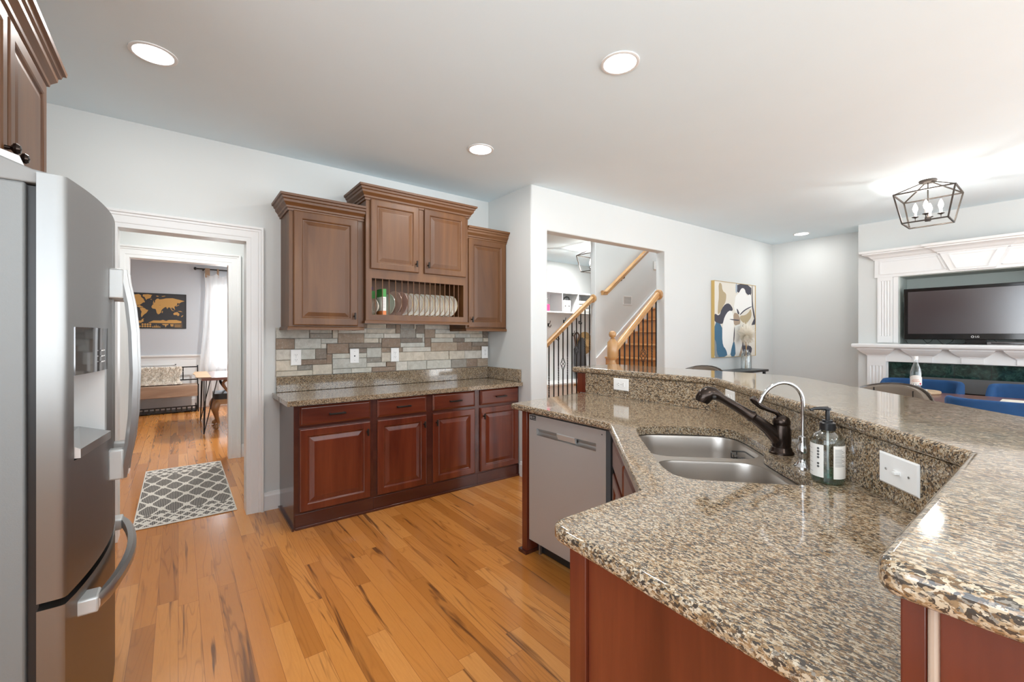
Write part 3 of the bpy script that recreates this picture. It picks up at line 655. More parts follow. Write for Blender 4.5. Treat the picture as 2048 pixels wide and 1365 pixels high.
# stone backsplash
b = MB(); rnd = random.Random(11); rows = 10; rh = 0.0425; cw = 0.022; z0 = 1.016; xs0 = 0.597; ncol = int((2.588 - xs0) / cw)
occ = [[False] * ncol for _ in range(rows)]; tones = []
LIGHT = [(0.66, 0.65, 0.58), (0.70, 0.67, 0.60), (0.60, 0.60, 0.55), (0.67, 0.61, 0.51)]; DARK = [(0.32, 0.235, 0.175), (0.37, 0.285, 0.215), (0.27, 0.225, 0.185), (0.43, 0.34, 0.255), (0.34, 0.315, 0.275)]
for r_ in range(rows):
    c = 0
    while c < ncol:
        if occ[r_][c]: c += 1; continue
        L = rnd.randint(5, 13); e = c
        while e < ncol and e - c < L and not occ[r_][e]: e += 1
        if ncol - e < 3 and e < ncol and not any(occ[r_][e:ncol]): e = ncol
        hh = 2 if (r_ < rows - 1 and rnd.random() < 0.38 and not any(occ[r_ + 1][c:e])) else 1
        for k in range(hh):
            for q in range(c, e): occ[r_ + k][q] = True
        g = 0.0012; dpt = rnd.uniform(0.008, 0.02)
        x0, x1, za, zb = xs0 + c * cw + g, xs0 + e * cw - g, z0 + r_ * rh + g, z0 + (r_ + hh) * rh - g
        n0 = len(b.f); j = lambda: rnd.uniform(-0.0015, 0.0015); yb = YB - 0.0015
        if not (zb > 1.375 and (x1 < 1.18 or x0 > 2.11) and za > 1.37):
            i = 0.003
            rings = [[(x0, yb, za), (x1, yb, za), (x1, yb, zb), (x0, yb, zb)], [(x0, yb - dpt + .004, za), (x1, yb - dpt + .004, za), (x1, yb - dpt + .004, zb), (x0, yb - dpt + .004, zb)],
                     [(x0 + i, yb - dpt + j(), za + i), (x1 - i, yb - dpt + j(), za + i), (x1 - i, yb - dpt + j(), zb - i), (x0 + i, yb - dpt + j(), zb - i)]]
            b.loft(rings); base = rnd.choice(DARK) if rnd.random() < 0.42 else rnd.choice(LIGHT); kk = rnd.uniform(0.9, 1.08)
            tones += [tuple(min(1, q * kk) for q in base)] * (len(b.f) - n0)
        c = e
b.add([(xs0, YB - 0.001, z0), (2.588, YB - 0.001, z0), (2.588, YB - 0.001, 1.372), (xs0, YB - 0.001, 1.372)], [(0, 1, 2, 3)]); tones.append((0.36, 0.34, 0.31))
o = b.build('stone_backsplash', M_stone)
ca = o.data.color_attributes.new('tone', 'FLOAT_COLOR', 'CORNER')
for p in o.data.polygons:
    for li in p.loop_indices: ca.data[li].color = (*tones[p.index], 1)
tag(o, 'grey and brown split-stone tiles covering the wall between back counter and wall cabinets', 'backsplash')

# wall plates
def wall_plate(fr, w, h, label, kind, grp, vertical=True):
    t = thing('wall_outlet' if kind != 'switch' else 'light_switch', fr(0, 0, 0), label, 'outlet' if kind != 'switch' else 'switch', grp)
    st = [(0, 0), (0, 0.003), (0.004, 0.006)]
    MB().loft([[fr(-w / 2 + i, -h / 2 + i, d), fr(w / 2 - i, -h / 2 + i, d), fr(w / 2 - i, h / 2 - i, d), fr(-w / 2 + i, h / 2 - i, d)] for i, d in st]).build('cover_plate', M_white, t)
    g = (lambda u, v, d: fr(u, v, d)) if vertical else (lambda u, v, d: fr(v, -u, d))
    if kind in ('duplex', 'gfci'):
        for s in (-1, 1):
            q = MB()
            if kind == 'duplex': q.prism(round_poly([(-0.017, s * 0.0195 - 0.014), (0.017, s * 0.0195 - 0.014), (0.017, s * 0.0195 + 0.014), (-0.017, s * 0.0195 + 0.014)], 0.008), g, 0.0055, 0.0085)
            else: q.obox(g, -0.0165, 0.0165, s * 0.0195 - 0.0145, s * 0.0195 + 0.0145, 0.0055, 0.008)
            rcp = q.build('receptacle', M_white, t)
            q = MB(); q.obox(g, -0.0075, -0.0055, s * 0.0195 - 0.001, s * 0.0195 + 0.007, 0.0084, 0.009); q.obox(g, 0.0055, 0.0075, s * 0.0195 - 0.001, s * 0.0195 + 0.007, 0.0084, 0.009)
            q.obox(g, -0.002, 0.002, s * 0.0195 - 0.009, s * 0.0195 - 0.005, 0.0084, 0.009); q.build('slot', M_dark, rcp)
    elif kind == 'phone':
        MB().obox(g, -0.005, 0.005, -0.006, 0.005, 0.0055, 0.008).build('jack', M_dark, t)
    else:
        q = MB(); q.obox(g, -0.005, 0.005, -0.012, 0.012, 0.0055, 0.0075); q.obox(g, -0.0035, 0.0035, -0.002, 0.009, 0.007, 0.018); q.build('toggle', M_white, t, bevel=0.001)
    for s in ((-1, 1) if kind in ('switch', 'phone') else (0,)):
        q = MB(); z = s * 0.038
        q.prism([(0.003 * math.cos(a * math.pi / 4), z + 0.003 * math.sin(a * math.pi / 4)) for a in range(8)], g, 0.0055, 0.0075); q.build('screw', M_handle, t)
    return t
GO = 'white outlets on the stone backsplash'
YP = YB - 0.0225
for x, kind, lab in ((0.737, 'duplex', 'white double outlet on the stone wall, nearest the doorway'), (1.193, 'phone', 'white plate with a single small jack on the stone wall'),
                     (1.553, 'gfci', 'white double outlet on the stone wall below the plate rack'), (2.53, 'gfci', 'white double outlet on the stone wall in the corner by the side wall')):
    wall_plate(frame((x, YP, 1.163), (1, 0, 0), (0, 0, 1), (0, -1, 0)), 0.076, 0.124, lab, kind, GO)

# ------------------------------------------------------------------ wall cabinets
def wall_cab(x0, x1, yf, z0, z1, label, light=True, left=True, right=True):
    t = thing('wall_cabinet', ((x0 + x1) / 2, YB - 0.01, z0), label, 'cabinet', 'brown wall cabinets above the back counter')
    return t
GAPY = YB - 0.003
RAIL = [(0.0, 0.0), (0.004, 0.004), (0.010, -0.002), (0.013, -0.014), (0.013, -0.022), (0.0, -0.022)]
YU = 3.47
def side_cab(x0, x1, label, dx0, dx1, pull, left, right):
    t = wall_cab(x0, x1, YU, 1.40, 2.26, label)
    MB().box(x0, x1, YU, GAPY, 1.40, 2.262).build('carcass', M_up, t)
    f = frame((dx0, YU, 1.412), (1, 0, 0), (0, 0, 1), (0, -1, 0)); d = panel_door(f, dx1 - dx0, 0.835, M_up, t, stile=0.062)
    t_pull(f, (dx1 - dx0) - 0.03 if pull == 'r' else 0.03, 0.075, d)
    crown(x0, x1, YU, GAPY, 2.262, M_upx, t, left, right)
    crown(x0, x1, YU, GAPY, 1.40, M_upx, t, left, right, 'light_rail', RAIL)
    return t
side_cab(0.634, 1.172, 'brown single-door wall cabinet at the left end, beside the doorway', 0.662, 1.122, 'r', True, False)
side_cab(2.118, 2.588, 'brown single-door wall cabinet at the right end, against the side wall', 2.142, 2.57, 'l', False, False)
t = wall_cab(1.175, 2.115, 3.43, 1.45, 2.42, 'tall brown centre wall cabinet with two doors above a built-in plate rack')
YT = 3.425; X0, X1 = 1.175, 2.115; RX0, RX1, RZ0, RZ1 = 1.222, 2.068, 1.505, 1.795
b = MB(); b.box(X0, X1, YT, GAPY, 1.822, 2.43); b.box(X0, RX0, YT, GAPY, 1.455, 1.822); b.box(RX1, X1, YT, GAPY, 1.455, 1.822)
b.box(RX0, RX1, YT, GAPY, 1.455, RZ0); b.box(RX0, RX1, YT, YT + 0.02, RZ1, 1.822); b.box(RX0, RX1, GAPY - 0.01, GAPY, RZ0, 1.822)
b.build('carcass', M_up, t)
for a, w, pull in ((1.208, 0.414, 'r'), (1.672, 0.414, 'l')):
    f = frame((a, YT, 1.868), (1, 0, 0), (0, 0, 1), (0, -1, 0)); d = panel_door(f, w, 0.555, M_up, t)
    t_pull(f, w - 0.03 if pull == 'r' else 0.03, 0.07, d)
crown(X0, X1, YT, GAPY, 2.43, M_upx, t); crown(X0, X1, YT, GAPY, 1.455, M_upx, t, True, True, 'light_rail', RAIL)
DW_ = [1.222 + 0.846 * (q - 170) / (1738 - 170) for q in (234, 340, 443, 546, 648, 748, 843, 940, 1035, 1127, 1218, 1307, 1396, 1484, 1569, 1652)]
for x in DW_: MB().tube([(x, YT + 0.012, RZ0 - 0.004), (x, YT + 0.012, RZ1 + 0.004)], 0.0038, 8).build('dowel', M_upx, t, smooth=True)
# plates in the rack
def plate_mesh(r, depth, n, rim):
    prof = [(0.0, 0.0), (r * 0.55, 0.0), (r * 0.62, 0.003), (r * 0.75, depth * 0.45), (r * 0.97, depth * 0.92), (r, depth), (r * 0.985, depth + 0.003), (r * 0.74, depth * 0.45 + 0.004), (r * 0.6, 0.006), (0.0, 0.005)]
    return MB().lathe(prof, n)
def plate(x, r, m, label, n=28, gold=False, depth=0.018, lean=4, name='dinner_plate', cat='plate', grp='plates standing in the rack', yaw=20):
    # stands on edge, facing left (-x)
    mt = Matrix.Translation((x, YT + 0.035 + r * 0.94, RZ0 + r + 0.001)) @ Matrix.Rotation(R(yaw), 4, 'Z') @ Matrix.Rotation(R(-90 + lean), 4, 'Y') @ Matrix.Rotation(R(22.5), 4, 'Z')
    o = plate_mesh(r, depth, n, gold).xf(mt).build(name, m, smooth=(n > 20)); tag(o, label, cat, grp)
    if gold:
        q = MB(); k = [mt @ Vector((r * math.cos(2 * math.pi * i / n), r * math.sin(2 * math.pi * i / n), depth + 0.0015)) for i in range(n)]
        q.tube(k, 0.0022, 6, closed=True); q.build('gold_rim', M_gold, o, smooth=True)
    return o
mid = [(a + b_) / 2 for a, b_ in zip(DW_[:-1], DW_[1:])] + [(DW_[-1] + RX1) / 2]
plate(1.293, 0.066, M_cream, 'small cream bowl standing on edge at the left end of the plate rack', 28, depth=0.035, name='cereal_bowl', cat='bowl')
plate(mid[2] + 0.018, 0.090, M_sage, 'small sage green plate right beside the green carton in the rack', depth=0.02)
plate(mid[3] + 0.018, 0.104, M_blush, 'left one of the two plain blush plates in the rack', depth=0.02)
plate(mid[4] + 0.018, 0.104, M_blush, 'right one of the two plain blush plates in the rack', depth=0.02)
ordn = ['first', 'second', 'third', 'fourth', 'fifth', 'sixth', 'seventh', 'eighth', 'ninth', 'tenth']
for k in range(10):
    nm = 'gold-rimmed white plate in the rack, the %s one right of the blush plates' % ordn[k] if k < 9 else 'last gold-rimmed white plate at the right end of the rack'
    plate(mid[5 + k] + 0.008, 0.099, M_bone, nm, 16, True, lean=5 + (k % 3))
t = thing('food_carton', (1.36, YT + 0.1, RZ0), 'slim green and white food carton standing in the left of the plate rack', 'carton')
M_cgreen = mat('carton_green', (0.06, 0.30, 0.06), 0.5); M_cwhite = mat('carton_white', (0.78, 0.78, 0.74), 0.5); M_cor = mat('carton_orange', (0.75, 0.22, 0.06), 0.5)
b = MB(); xa, xb, ya, yb = 1.322, 1.358, YT + 0.045, YT + 0.16
for z_0, z_1, mi in ((RZ0 + 0.001, RZ0 + 0.035, 2), (RZ0 + 0.035, RZ0 + 0.15, 1), (RZ0 + 0.15, RZ0 + 0.215, 0)): b.mi = mi; b.box(xa, xb, ya, yb, z_0, z_1)
b.build('box', [M_cgreen, M_cwhite, M_cor], t)
b = MB()
for q in range(7): b.box(1.328, 1.350, ya - 0.0006, ya, RZ0 + 0.06 + q * 0.012, RZ0 + 0.0645 + q * 0.012)
b.build('print', M_grey, t)
o = MB().box(1.262, 1.315, YT + 0.17, YT + 0.30, RZ0 + 0.001, RZ0 + 0.205).build('food_box', M_cgreen); tag(o, 'dark green box at the back of the plate rack behind the cream bowl', 'carton')
o = MB().ball((1.285, YT + 0.235, RZ0 + 0.232), 0.026, 12, (1, 1, 0.95)).build('purple_pouch', mat('purple_plastic', (0.10, 0.04, 0.28), 0.5), smooth=True); tag(o, 'small purple bundle lying on the dark green box in the plate rack', 'pouch')

# ------------------------------------------------------------------ refrigerator
FY_0, FY_1, FYC = 1.69, 2.60, 2.145
def fx(y, out=0.0): return -0.190 - 0.055 * ((y - FYC) / 0.455) ** 2 + out
t = thing('refrigerator', (-0.65, FYC, 0), 'large stainless french-door refrigerator with ice dispenser, at the left edge', 'refrigerator')
MB().box(-1.06, -0.322, FY_0 + 0.012, FY_1 - 0.012, 0.02, 1.745).build('body', M_side, t, bevel=0.006)
MB().box(-0.3215, -0.3005, FY_0 + 0.03, FY_1 - 0.02, 0.06, 1.74).build('gasket', M_black, t)
def door_skin(y0, y1, z0, z1, name, holes=None):
    n = 16; b = MB()
    ys = [y0 + (y1 - y0) * k / n for k in range(n + 1)]
    outer = []
    prof = []
    r = 0.012
    for k, y in enumerate(ys): prof.append((fx(y), y))
    if abs(y0 - FY_0) < 1e-6: prof = [(fx(y0) - 0.02, y0 - 0.0), (fx(y0) - 0.008, y0 + 0.001), (fx(y0 + 0.004) - 0.002, y0 + 0.004)] + prof[1:]
    if abs(y1 - FY_1) < 1e-6: prof = prof[:-1] + [(fx(y1 - 0.004) - 0.002, y1 - 0.004), (fx(y1) - 0.02, y1)]
    prof = [(-0.300, y0)] + prof + [(-0.300, y1)]
    ring = lambda z: [Vector((x, y, z)) for x, y in prof]
    if not holes: b.loft([ring(z0), ring(z1)]); return b.build(name, M_steel, t, smooth=True)
    return prof
LD = None
# left door with the dispenser opening (built in strips around the hole)
DY0, DY1, DZ0, DZ1 = 1.735, 2.02, 0.98, 1.36
b = MB()
def strip(y0, y1, z0, z1, n=8):
    ys = [y0 + (y1 - y0) * k / n for k in range(n + 1)]
    pr = [(-0.300, y0)] + [(fx(y), y) for y in ys] + [(-0.300, y1)]
    b.loft([[Vector((x, y, z)) for x, y in pr] for z in (z0, z1)])
M_bracket = mat('silver_bracket', (0.50, 0.51, 0.505), 0.4, 0.4); SEAM = 0.004; ZG0, ZG1 = 0.598, 0.618
pr = [(-0.300, FY_0), (fx(FY_0) - 0.02, FY_0), (fx(FY_0) - 0.007, FY_0 + 0.001), (fx(FY_0) - 0.001, FY_0 + 0.005)] + [(fx(FY_0 + 0.005 + (DY0 - FY_0 - 0.005) * k / 6), FY_0 + 0.005 + (DY0 - FY_0 - 0.005) * k / 6) for k in range(1, 7)] + [(-0.300, DY0)]
b.loft([[Vector((x, y, z)) for x, y in pr] for z in (ZG1, 1.772)])
strip(DY1, FYC - SEAM, ZG1, 1.772); strip(DY0, DY1, ZG1, DZ0); strip(DY0, DY1, DZ1, 1.772)
ld = b.build('door', M_steel, t, smooth=True)
b = MB(); b.box(-0.295, -0.285, DY0, DY1, DZ0, DZ1); b.box(-0.285, fx(DY0) - 0.004, DY0, DY0 + 0.004, DZ0, DZ1); b.box(-0.285, fx(DY1) - 0.004, DY1 - 0.004, DY1, DZ0, DZ1)
b.build('dispenser_recess', mat('pale_grey_plastic', (0.66, 0.665, 0.66), 0.35), ld)
b = MB(); n = 8; ys = [DY0 + (DY1 - DY0) * k / n for k in range(n + 1)]
b.loft([[Vector((-0.284, DY0, z))] + [Vector((fx(y) + 0.003, y, z)) for y in ys] + [Vector((-0.284, DY1, z))] for z in (1.222, DZ1)])
dp = b.build('dispenser_panel', mat('glossy_grey_panel', (0.16, 0.16, 0.165), 0.06, 0.7), ld, smooth=True)
b = MB()
for q in range(3):
    for k in range(2): b.box(fx(1.95) + 0.003, fx(1.95) + 0.006, 1.92 + k * 0.045, 1.945 + k * 0.045, 1.25 + q * 0.018, 1.253 + q * 0.018)
b.build('button_marks', M_white, dp)
b = MB(); b.loft([[Vector(p) for p in ((-0.285, y, 0.985), (fx(y) + 0.012, y, 0.985), (fx(y) + 0.012, y, 1.01), (-0.26, y, 1.035), (-0.285, y, 1.035))] for y in (DY0 + 0.005, DY1 - 0.005)])
b.build('drip_tray', M_handle, ld)
rd = door_skin(FYC + SEAM, FY_1, ZG1, 1.772, 'door')
fz = door_skin(FY_0, FY_1, 0.07, ZG0, 'freezer_drawer')
MB().box(-1.0, -0.32, FY_0 + 0.03, FY_1 - 0.03, 0, 0.06).build('kick_grille', M_black, t)
for y, par in ((2.075, ld), (2.215, rd)):
    zs_ = [(0.83, 0.0), (0.87, 0.004), (0.95, 0.018), (1.05, 0.027), (1.2, 0.031), (1.35, 0.027), (1.45, 0.018), (1.53, 0.004), (1.57, 0.0)]
    b = MB(); rings = []
    for z, o_ in zs_:
        x0 = fx(y) + 0.034 + o_; rings.append([Vector((x0 - 0.012, y - 0.016, z)), Vector((x0 - 0.002, y - 0.019, z)), Vector((x0 + 0.012, y - 0.010, z)), Vector((x0 + 0.012, y + 0.010, z)), Vector((x0 - 0.002, y + 0.019, z)), Vector((x0 - 0.012, y + 0.016, z))])
    b.loft(rings); h_ = b.build('handle', M_handle, par, smooth=True)
    for za, zb in ((0.828, 0.935), (1.465, 1.572)):
        MB().box(fx(y) - 0.004, fx(y) + 0.038, y - 0.021, y + 0.021, za, zb).build('handle_bracket', M_bracket, h_, bevel=0.006, seg=3)
b = MB(); P = []
for k in range(13):
    y = 1.765 + (2.50 - 1.765) * k / 12; w_ = math.sin(math.pi * k / 12) ** 0.7
    P.append((-0.196 + 0.058 * w_ if 0 < k < 12 else -0.196, y, 0.545))
rings = []
for p in P: rings.append([Vector((p[0] - 0.012, p[1], 0.528)), Vector((p[0] + 0.006, p[1], 0.524)), Vector((p[0] + 0.013, p[1], 0.536)), Vector((p[0] + 0.013, p[1], 0.555)), Vector((p[0] + 0.004, p[1], 0.566)), Vector((p[0] - 0.012, p[1], 0.562))])
b.loft(rings); hz = b.build('handle', M_handle, fz, smooth=True)
for ya, yb in ((1.755, 1.825), (2.44, 2.51)): MB().box(fx((ya + yb) / 2) - 0.012, -0.186, ya, yb, 0.522, 0.568).build('handle_bracket', M_bracket, hz, bevel=0.006, seg=3)
b = MB(); b.loft([[Vector((x, y, z)) for x, z in ((-0.62, 1.745), (-0.262, 1.745), (-0.262, 1.775), (-0.31, 1.782), (-0.37, 1.806), (-0.45, 1.815), (-0.62, 1.815))] for y in (FY_0 + 0.012, FY_0 + 0.11)])
b.build('hinge_cover', mat('hinge_cover_grey', (0.23, 0.23, 0.225), 0.55), t, bevel=0.004)

# cabinet above the refrigerator, with crown
XA = -0.446; CA0, CA1 = 1.54, 2.60
t = thing('wall_cabinet', (-0.8, 2.07, 1.83), 'brown crowned cabinet mounted above the refrigerator', 'cabinet')
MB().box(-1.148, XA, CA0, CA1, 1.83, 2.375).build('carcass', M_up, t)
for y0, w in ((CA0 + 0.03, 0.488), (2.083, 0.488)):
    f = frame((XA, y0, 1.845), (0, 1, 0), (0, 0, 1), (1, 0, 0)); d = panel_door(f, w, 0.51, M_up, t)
    ky = w - 0.035 if y0 < 2 else 0.035
    k = f(ky, 0.075, 0.02); q = MB(); q.lathe([(0.007, -0.002), (0.006, 0.012), (0.008, 0.014), (0.016, 0.02), (0.017, 0.027), (0.012, 0.034), (0.0, 0.037)], 20, k, Matrix.Rotation(R(90), 4, 'Y'))
    q.build('knob', M_bronze, d, smooth=True)
b = MB(); rings = []
for d, zz in CROWN: rings.append([Vector(p) for p in ((-1.148, CA0 - d, 2.375 + zz), (XA + d, CA0 - d, 2.375 + zz), (XA + d, CA1 + d, 2.375 + zz), (-1.148, CA1 + d, 2.375 + zz))])
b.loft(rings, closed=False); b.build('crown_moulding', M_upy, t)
# folded paper leaning on the hinge cover
b = MB(); f = frame((-0.405, 1.775, 1.816), (0.55, 0.83, 0), (-0.35, 0.2, 0.9), (0.8, -0.5, 0.3)); b.obox(f, 0, 0.085, -0.01, 0.035, 0, 0.012)
o = b.build('folded_paper', mat('white_paper', (0.84, 0.83, 0.84), 0.7)); tag(o, 'white folded paper lying on top of the refrigerator under the cabinet knobs', 'paper')

# ------------------------------------------------------------------ peninsula
ZP = 0.914
XDW = 1.70; E0 = 0.31
# knee wall carrying the raised bar
KW = [(2.385, 2.27), (2.385, 1.22), (1.273, 0.108), (0.65, 0.108), (0.65, 0.01), (1.366, 0.01), (2.52, 1.164), (2.52, 2.27)]
struct('wall_knee', MB().slab(KW, [], 0, 1.058), M_wall)
t = thing('end_panel', (0.65, 0.09, 0), 'dark cherry end panel with pale strip under the near end of the raised bar', 'panel')
MB().box(0.634, 0.649, 0.0985, 0.1205, 0, 1.058).build('stile', M_cherry, t, bevel=0.002)
MB().box(0.630, 0.649, 0.0895, 0.098, 0, 1.058).build('lit_edge_strip', mat('lit_wood_edge', (0.42, 0.31, 0.23), 0.4), t, bevel=0.003)  # pale colour paints the highlight along the panel's wood edge
MB().box(0.640, 0.649, 0.008, 0.0893, 0, 1.058).build('board', M_cherry, t)
t = thing('end_panel', (2.45, 2.28, 0), 'narrow cherry panel closing the far end of the bar wall by the stairs', 'panel')
MB().box(2.388, 2.525, 2.2705, 2.29, 0, 1.058).build('board', M_cherry, t); MB().box(2.375, 2.3875, 2.205, 2.29, ZP + 0.002, 1.058).build('stile', M_cherry, t)
# lower counter with undermount sink cut-out
def ab(a, b_): return ((a + b_) / math.sqrt(2), (a - b_) / math.sqrt(2))
HOLE_AB = [(1.325, 0.46), (1.333, 0.34), (1.40, 0.295), (1.70, 0.29), (2.02, 0.29), (2.085, 0.34), (2.10, 0.50), (2.095, 0.64), (2.05, 0.725), (1.95, 0.74), (1.76, 0.738), (1.71, 0.73), (1.69, 0.695), (1.62, 0.69), (1.40, 0.70), (1.325, 0.69), (1.318, 0.62)]
hole = [ab(*p) for p in chaikin(HOLE_AB, 2)]
CP = round_poly([(1.645, 2.16), (1.645, 1.381), (1.0, 0.733), (0.664, 0.733), (0.628, 0.122), (1.285, 0.122), (2.383, 1.22), (2.383, 2.255)], [0.015, 0.0, 0.0, 0.05, 0, 0, 0, 0.0])
t = thing('countertop', (1.7, 0.9, ZP), 'speckled granite sink countertop of the angled peninsula, lower level', 'countertop')
MB().rslab(CP, [hole], ZP - 0.036, ZP, 0.011).build('slab', M_granite, t, smooth=True)
b = MB()
for p, q in (((2.384, 2.205), (2.384, 1.222)), ((2.384, 1.222), (1.27, 0.108)), ((1.27, 0.108), (0.652, 0.108))):
    p, q = Vector((*p, 0)), Vector((*q, 0)); u = (q - p).normalized(); nn = Vector((u.y, -u.x, 0)); f = frame(p, u, (0, 0, 1), nn); b.obox(f, 0, (q - p).length, ZP + 0.001, 1.0605, 0.0005, 0.012)
b.build('backsplash_strip', M_granite, t)
# raised bar top
BP = round_poly([(2.365, 2.36), (2.365, 1.232), (1.268, 0.135), (0.588, 0.135), (0.575, -0.375), (1.485, -0.375), (2.88, 1.02), (2.88, 2.36)], [0.05, 0.0, 0.02, 0.03, 0.05, 0.05, 0.4, 0.05])
o = MB().rslab(BP, [], 1.061, 1.10, 0.013).build('breakfast_bar', M_granite, smooth=True); tag(o, 'raised speckled granite breakfast bar bending around the peninsula', 'breakfast bar')
# carcasses under the lower counter
t = thing('base_cabinet', (1.0, 0.45, 0), 'cherry cabinet under the near end of the granite counter, plain end panel facing the camera', 'cabinet')
MB().slab([(0.72, 0.675), (0.72, 0.125), (1.25, 0.125), (1.35, 0.225), (1.0, 0.675)], [], 0.0, ZP - 0.037).build('carcass', M_toe, t)
MB().box(0.694, 0.719, 0.645, 0.693, 0, ZP - 0.037).build('stile', M_cherry, t, bevel=0.002)
MB().box(0.703, 0.719, 0.125, 0.6435, 0, ZP - 0.037).build('end_panel', M_cherry, t)
MB().box(0.74, 1.0, 0.676, 0.693, 0.105, ZP - 0.04).build('door', M_cherry, t, bevel=0.002)
t = thing('base_cabinet', (1.45, 0.9, 0), 'angled cherry sink cabinet between dishwasher and near counter end', 'cabinet')
fa = frame((*ab(1.24, E0 / math.sqrt(2)), 0), (1 / math.sqrt(2), 1 / math.sqrt(2), 0), (0, 0, 1), (-1 / math.sqrt(2), 1 / math.sqrt(2), 0)); LW = 0.86
MB().obox(fa, 0, LW, 0.1, 0.12, -0.5, 0).obox(fa, 0, LW, 0.12, ZP - 0.037, -0.03, 0).obox(fa, 0, 0.015, 0.12, 0.62, -0.5, -0.03).obox(fa, LW - 0.015, LW, 0.12, 0.62, -0.5, -0.03).obox(fa, 0, LW, 0, 0.1, -0.5, -0.06).build('carcass', M_cherry, t)
for u0 in (0.02, 0.438):
    f = (lambda u0: (lambda a, b_, d: fa(a + u0, b_ + 0.12, d)))(u0); d = panel_door(f, 0.40, 0.57, M_cherry, t)
    f2 = (lambda u0: (lambda a, b_, d: fa(a + u0, b_ + 0.715, d)))(u0); drawer_front(f2, 0.40, 0.135, M_cherry, t)
    t_pull(f, 0.03 if u0 > 0.1 else 0.37, 0.50, d)
t = thing('end_panel', (1.95, 2.11, 0), 'cherry end panel on the far side of the dishwasher', 'panel')
MB().box(1.69, 2.38, 2.053, 2.10, 0, ZP - 0.037).build('board', M_cherry, t, bevel=0.002)
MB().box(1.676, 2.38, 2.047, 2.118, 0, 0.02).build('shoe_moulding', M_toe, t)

# dishwasher
t = thing('dishwasher', (1.95, 1.74, 0), 'stainless dishwasher with pocket handle built into the peninsula', 'dishwasher')
MB().box(1.735, 2.30, 1.425, 2.05, 0.09, 0.872).build('tub', M_black, t)
MB().box(1.77, 1.79, 1.43, 2.045, 0.005, 0.092).build('toe_plate', M_black, t)
fw = frame((1.735, 2.042, 0), (0, -1, 0), (0, 0, 1), (-1, 0, 0)); DWW = 0.60
MB_ = MB(); hx0, hx1, hz0, hz1 = 0.068, 0.535, 0.742, 0.782
MB_.obox(fw, 0, DWW, 0.095, hz0, 0, 0.036); MB_.obox(fw, 0, DWW, hz1, 0.858, 0, 0.036); MB_.obox(fw, 0, hx0, hz0, hz1, 0, 0.036); MB_.obox(fw, hx1, DWW, hz0, hz1, 0, 0.036)
dd = MB_.build('door', M_dw, t)
b = MB(); b.loft([[fw(u, v, d) for v, d in [(hz1, 0.0355), (hz1 - 0.004, 0.028), (hz1 - 0.012, 0.019), (hz0 + 0.016, 0.016), (hz0 + 0.006, 0.024), (hz0, 0.037), (hz0, 0.006), (hz1, 0.006)]] for u in (hx0, hx1)])
hp = b.build('handle', M_handle, dd, smooth=True)
b = MB(); b.loft([[fw(u, v, d) for v, d in [(hz1 + 0.001, 0.0365), (hz1 - 0.003, 0.039), (hz1 - 0.014, 0.036), (hz0 + 0.006, 0.03), (hz0 + 0.006, 0.022), (hz1, 0.022)]] for u in (0.245, 0.385)])
b.build('grip', M_bracket, hp, smooth=True)
b = MB(); b.obox(fw, 0.006, 0.062, 0.826, 0.854, 0.036, 0.0368); st = b.build('sticker', mat('dark_sticker', (0.03, 0.032, 0.036), 0.4), dd)
b = MB(); text(b, '10', 0.022, lambda u, v, d: fw(u + 0.018, v + 0.840, 0.0368 + d)); text(b, 'year', 0.011, lambda u, v, d: fw(u + 0.045, v + 0.845, 0.0368 + d)); text(b, 'warranty', 0.007, lambda u, v, d: fw(u + 0.046, v + 0.834, 0.0368 + d))
b.build('lettering', M_white, st)
MB().lathe([(0.003, 0), (0.003, 0.001), (0, 0.001)], 10, fw(0.575, 0.835, 0.036), Matrix.Rotation(R(-90), 4, 'Y')).build('indicator', M_dark, dd)
MB().obox(fw, 0.03, 0.045, 0.0, 0.09, -0.03, -0.015).build('levelling_leg', M_handle, t)

# sink: two bowls hung under the cut-out
t = thing('sink', (*ab(1.71, 0.5), 0.70), 'double-bowl stainless undermount sink in the granite counter', 'sink')
ROOT_AB = lambda pts: [ab(*p) for p in pts]
BOWLS = [rrect(1.72, 2.085, 0.305, 0.725, 0.085, 6), rrect(1.34, 1.672, 0.305, 0.675, 0.085, 6)]
fl_out = [ab(*p) for p in rrect(1.31, 2.115, 0.272, 0.755, 0.09, 6)]
b = MB(); b.slab(fl_out, [ab_ for ab_ in [ROOT_AB(q) for q in BOWLS]], ZP - 0.0445, ZP - 0.0385); b.build('rim', M_sink, t, smooth=True)
for q in BOWLS:
    ca = sum(p[0] for p in q) / len(q); cb = sum(p[1] for p in q) / len(q); rings = []
    for s_, z in ((1.0, ZP - 0.0405), (0.985, ZP - 0.05), (0.97, ZP - 0.10), (0.95, ZP - 0.19), (0.90, ZP - 0.215), (0.82, ZP - 0.222), (0.15, ZP - 0.226)):
        rings.append([Vector((*ab(ca + (p[0] - ca) * s_, cb + (p[1] - cb) * s_), z)) for p in q])
    bw = MB().loft(rings, cap0=False).build('bowl', M_sink, t, smooth=True)
    MB().lathe([(0.045, 0.0), (0.045, 0.003), (0.03, 0.004), (0.0, 0.001)], 20, (*ab(ca, cb), ZP - 0.225)).build('drain', M_chrome, bw, smooth=True)
